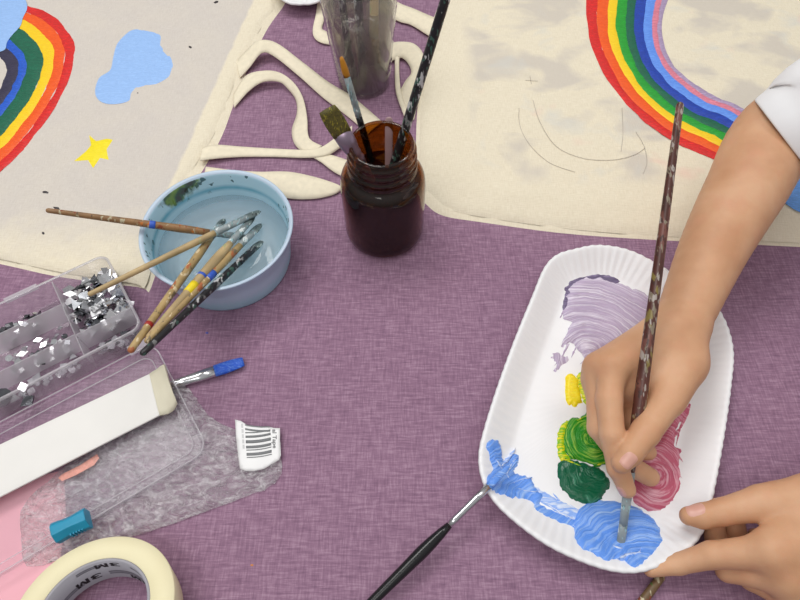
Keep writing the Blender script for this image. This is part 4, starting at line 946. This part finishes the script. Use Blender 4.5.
# left (holding) arm
thL = [(P(815, 500, .046), .0155), (P(762, 503, .040), .0122), (P(722, 512, .0335), .0092), (P(702, 516, .0300), .0085), (P(689, 516, .0285), .0066)]
idL = [(P(772, 552, .045), .0118), (P(712, 555, .0270), .0090), (P(678, 564, .0150), .0072), (P(651, 569, .0120), .0056)]
miL = [(P(786, 577, .038), .0118), (P(728, 570, .0180), .0080), (P(716, 538, .0105), .0074), (P(712, 506, .0085), .0064)]
riL = [(P(800, 600, .029), .0108), (P(752, 578, .0140), .0084), (P(738, 540, .0095), .0074), (P(733, 512, .0085), .0062)]
liL = [(P(812, 622, .020), .0095), (P(776, 592, .0105), .0074), (P(760, 560, .0080), .0066), (P(756, 536, .0075), .0056)]
wL = P(905, 530, .045)
palmL = [(wL, .0215, P(830, 520, .045), .0170), (P(880, 520, .047), .0170, idL[0][0], .0118), (P(880, 530, .044), .0170, miL[0][0], .0118), (P(885, 545, .038), .0150, riL[0][0], .0108), (P(890, 556, .032), .0135, liL[0][0], .0095),
         (P(880, 515, .046), .0180, thL[0][0], .0160), (P(826, 500, .045), .0160, P(780, 504, .0415), .0135), (idL[0][0], .0112, liL[0][0], .0096), (P(820, 512, .044), .0130, P(790, 532, .043), .0105), (P(812, 520, .043), .0130, P(776, 545, .043), .0105),
         (wL, .0215, P(1010, 520, .062), .0290, .003), (P(1010, 520, .062), .0290, P(1110, 500, .085), .0370, .001), (P(1110, 500, .085), .037, P(1190, 440, .110), .039, .001)]
allp = np.array([x for q in palmL for x in (q[0], q[2])] + [x[0] for f in (thL, idL, miL, riL, liL) for x in f])
V, F = build_hand('arm', allp.min(0) - .045, allp.max(0) + .045, .0015, palmL, [thL, idL, miL, riL, liL])
la_ = mesh('holding_arm', V, F, M_skin, PR, label='bare forearm with hand pinching the plate corner')
bv = BVHTree.FromPolygons([Vector(v) for v in V], [tuple(map(int, f)) for f in F])
add_nail(la_, bv, thL, (-.1, .55, 1), .0056, .0068, .5)

# shirt: two sleeves and the chest they hang from, all in one cloth body
SHL = np.array([.60, .30, .36]); SHR = np.array([.60, -.02, .36])
M_shirt = plain('white_jersey', S(238, 238, 240), .85, 0, .2, .02)
def sleeve(path, rads, label):
    c = crom(path, 10); r = np.interp(np.linspace(0, 1, len(c)), np.linspace(0, 1, len(rads)), rads); n = 64
    acc = np.r_[0, np.cumsum(np.linalg.norm(np.diff(c, axis=0), axis=1))]; RG = []
    d0 = c[1] - c[0]; d0 /= np.linalg.norm(d0); u = np.cross(UP, d0); u /= np.linalg.norm(u)
    def ring(p, d, rad, s_, amp):
        nonlocal u
        u = u - d * (u @ d); u /= np.linalg.norm(u); w = np.cross(d, u); o = []
        for k in range(n):
            a = 2 * math.pi * k / n
            f = amp * (math.sin(s_ * 190 + 2.0 * math.sin(a + .6) + .8 * math.sin(3 * a)) * .6 + .5 * math.sin(s_ * 90 + 2 * a))
            o.append(p + (u * math.cos(a) + w * math.sin(a)) * (rad + f))
        return o
    # turned-in hem, then the outside of the sleeve
    RG.append(ring(c[0] + d0 * .014, d0, r[0] - .0022, 0, 0)); RG.append(ring(c[0] + d0 * .0012, d0, r[0] - .0020, 0, 0)); RG.append(ring(c[0], d0, r[0] - .0010, 0, 0)); RG.append(ring(c[0] + d0 * .0004, d0, r[0], 0, 0))
    for i in range(1, len(c)):
        d = c[min(i + 1, len(c) - 1)] - c[i - 1]; d /= np.linalg.norm(d); RG.append(ring(c[i], d, r[i], acc[i], .0026 * min(1, acc[i] / .05)))
    b = MB(); b.rings(RG, cap0=False, cap1=False); return b.out('sleeve', M_shirt, PR, label=label)
sleeve([HEM, HEM + HD * .025, HEM + HD * .06, HEM * .45 + SHL * .55 + [0, 0, .015], SHL], [.0425, .0450, .0480, .056, .066], 'white sleeve on the painting arm')
sleeve([P(1118, 495, .088), P(1150, 478, .096), P(1200, 430, .125), SHR * [.9, 1, .7], SHR], [.0430, .045, .050, .060, .066], 'white sleeve on the holding arm')
s = SDF((.48, -.20, -.06), (.82, .48, .50), .006); D = s.grid()
for k in range(5):
    zz_ = -.02 + .09 * k
    s.cap(D, np.array([.68, .24, zz_]), .10, np.array([.68, .04, zz_]), .10, .05)
s.cap(D, SHL, .066, np.array([.66, .14, .42]), .07, .05); s.cap(D, SHR, .066, np.array([.66, .14, .42]), .07, .05)
V, F = surface_nets(D, s.lo, s.h)
mesh('shirt', V, F, M_shirt, PR, label='white shirt')

# ------------------------------------------------------------------ light, world, camera
def area(name, loc, target, size, power, col=(1, 1, 1)):
    l = bpy.data.lights.new(name, 'AREA'); l.shape = 'RECTANGLE'; l.size, l.size_y = size; l.energy = power; l.color = col
    o = bpy.data.objects.new(name, l); COL.objects.link(o); o.location = loc
    o.rotation_euler = (Vector(target) - Vector(loc)).to_track_quat('-Z', 'Y').to_euler(); return o
area('ceiling_lamp', (-.55, .95, 1.75), (0, .35, 0), (1.2, .6), 17.5, (1, .985, .96))
area('ceiling_lamp', (-.50, -.45, 1.6), (-.05, .25, 0), (1.1, .6), 9.5, (1, .985, .96))
area('ceiling_lamp', (.75, 1.1, 1.85), (.1, .35, 0), (1.2, .3), 9, (1, .985, .96))
w = bpy.data.worlds.new('room_light'); SC.world = w; w.use_nodes = True; nt = w.node_tree
tc = nt.nodes.new('ShaderNodeTexCoord'); sp = nt.nodes.new('ShaderNodeSeparateXYZ'); nt.links.new(tc.outputs['Generated'], sp.inputs[0])
rp = nt.nodes.new('ShaderNodeValToRGB'); nt.links.new(sp.outputs[2], rp.inputs[0])
e = rp.color_ramp.elements; e[0].position = 0.0; e[0].color = (.34, .335, .33, 1); e[1].position = .85; e[1].color = (.95, .95, .96, 1)
x = e.new(.35); x.color = (.66, .655, .65, 1)
bg = nt.nodes['Background']; nt.links.new(rp.outputs[0], bg.inputs[0]); bg.inputs[1].default_value = .55

cam = bpy.data.cameras.new('camera'); cam.sensor_width = 36; cam.lens = FPX / 800 * 36; cam.clip_start = .01
co = bpy.data.objects.new('camera', cam); COL.objects.link(co); co.location = (0, 0, CAM_H); co.rotation_euler = (math.pi / 2 - PITCH, 0, 0)
SC.camera = co
vs = SC.view_settings; vs.view_transform = 'Standard'; vs.look = 'None'; vs.exposure = -0.19; vs.gamma = 1.0; vs.use_curve_mapping = False
SC.cycles.max_bounces = 14; SC.cycles.transparent_max_bounces = 24; SC.cycles.transmission_bounces = 10
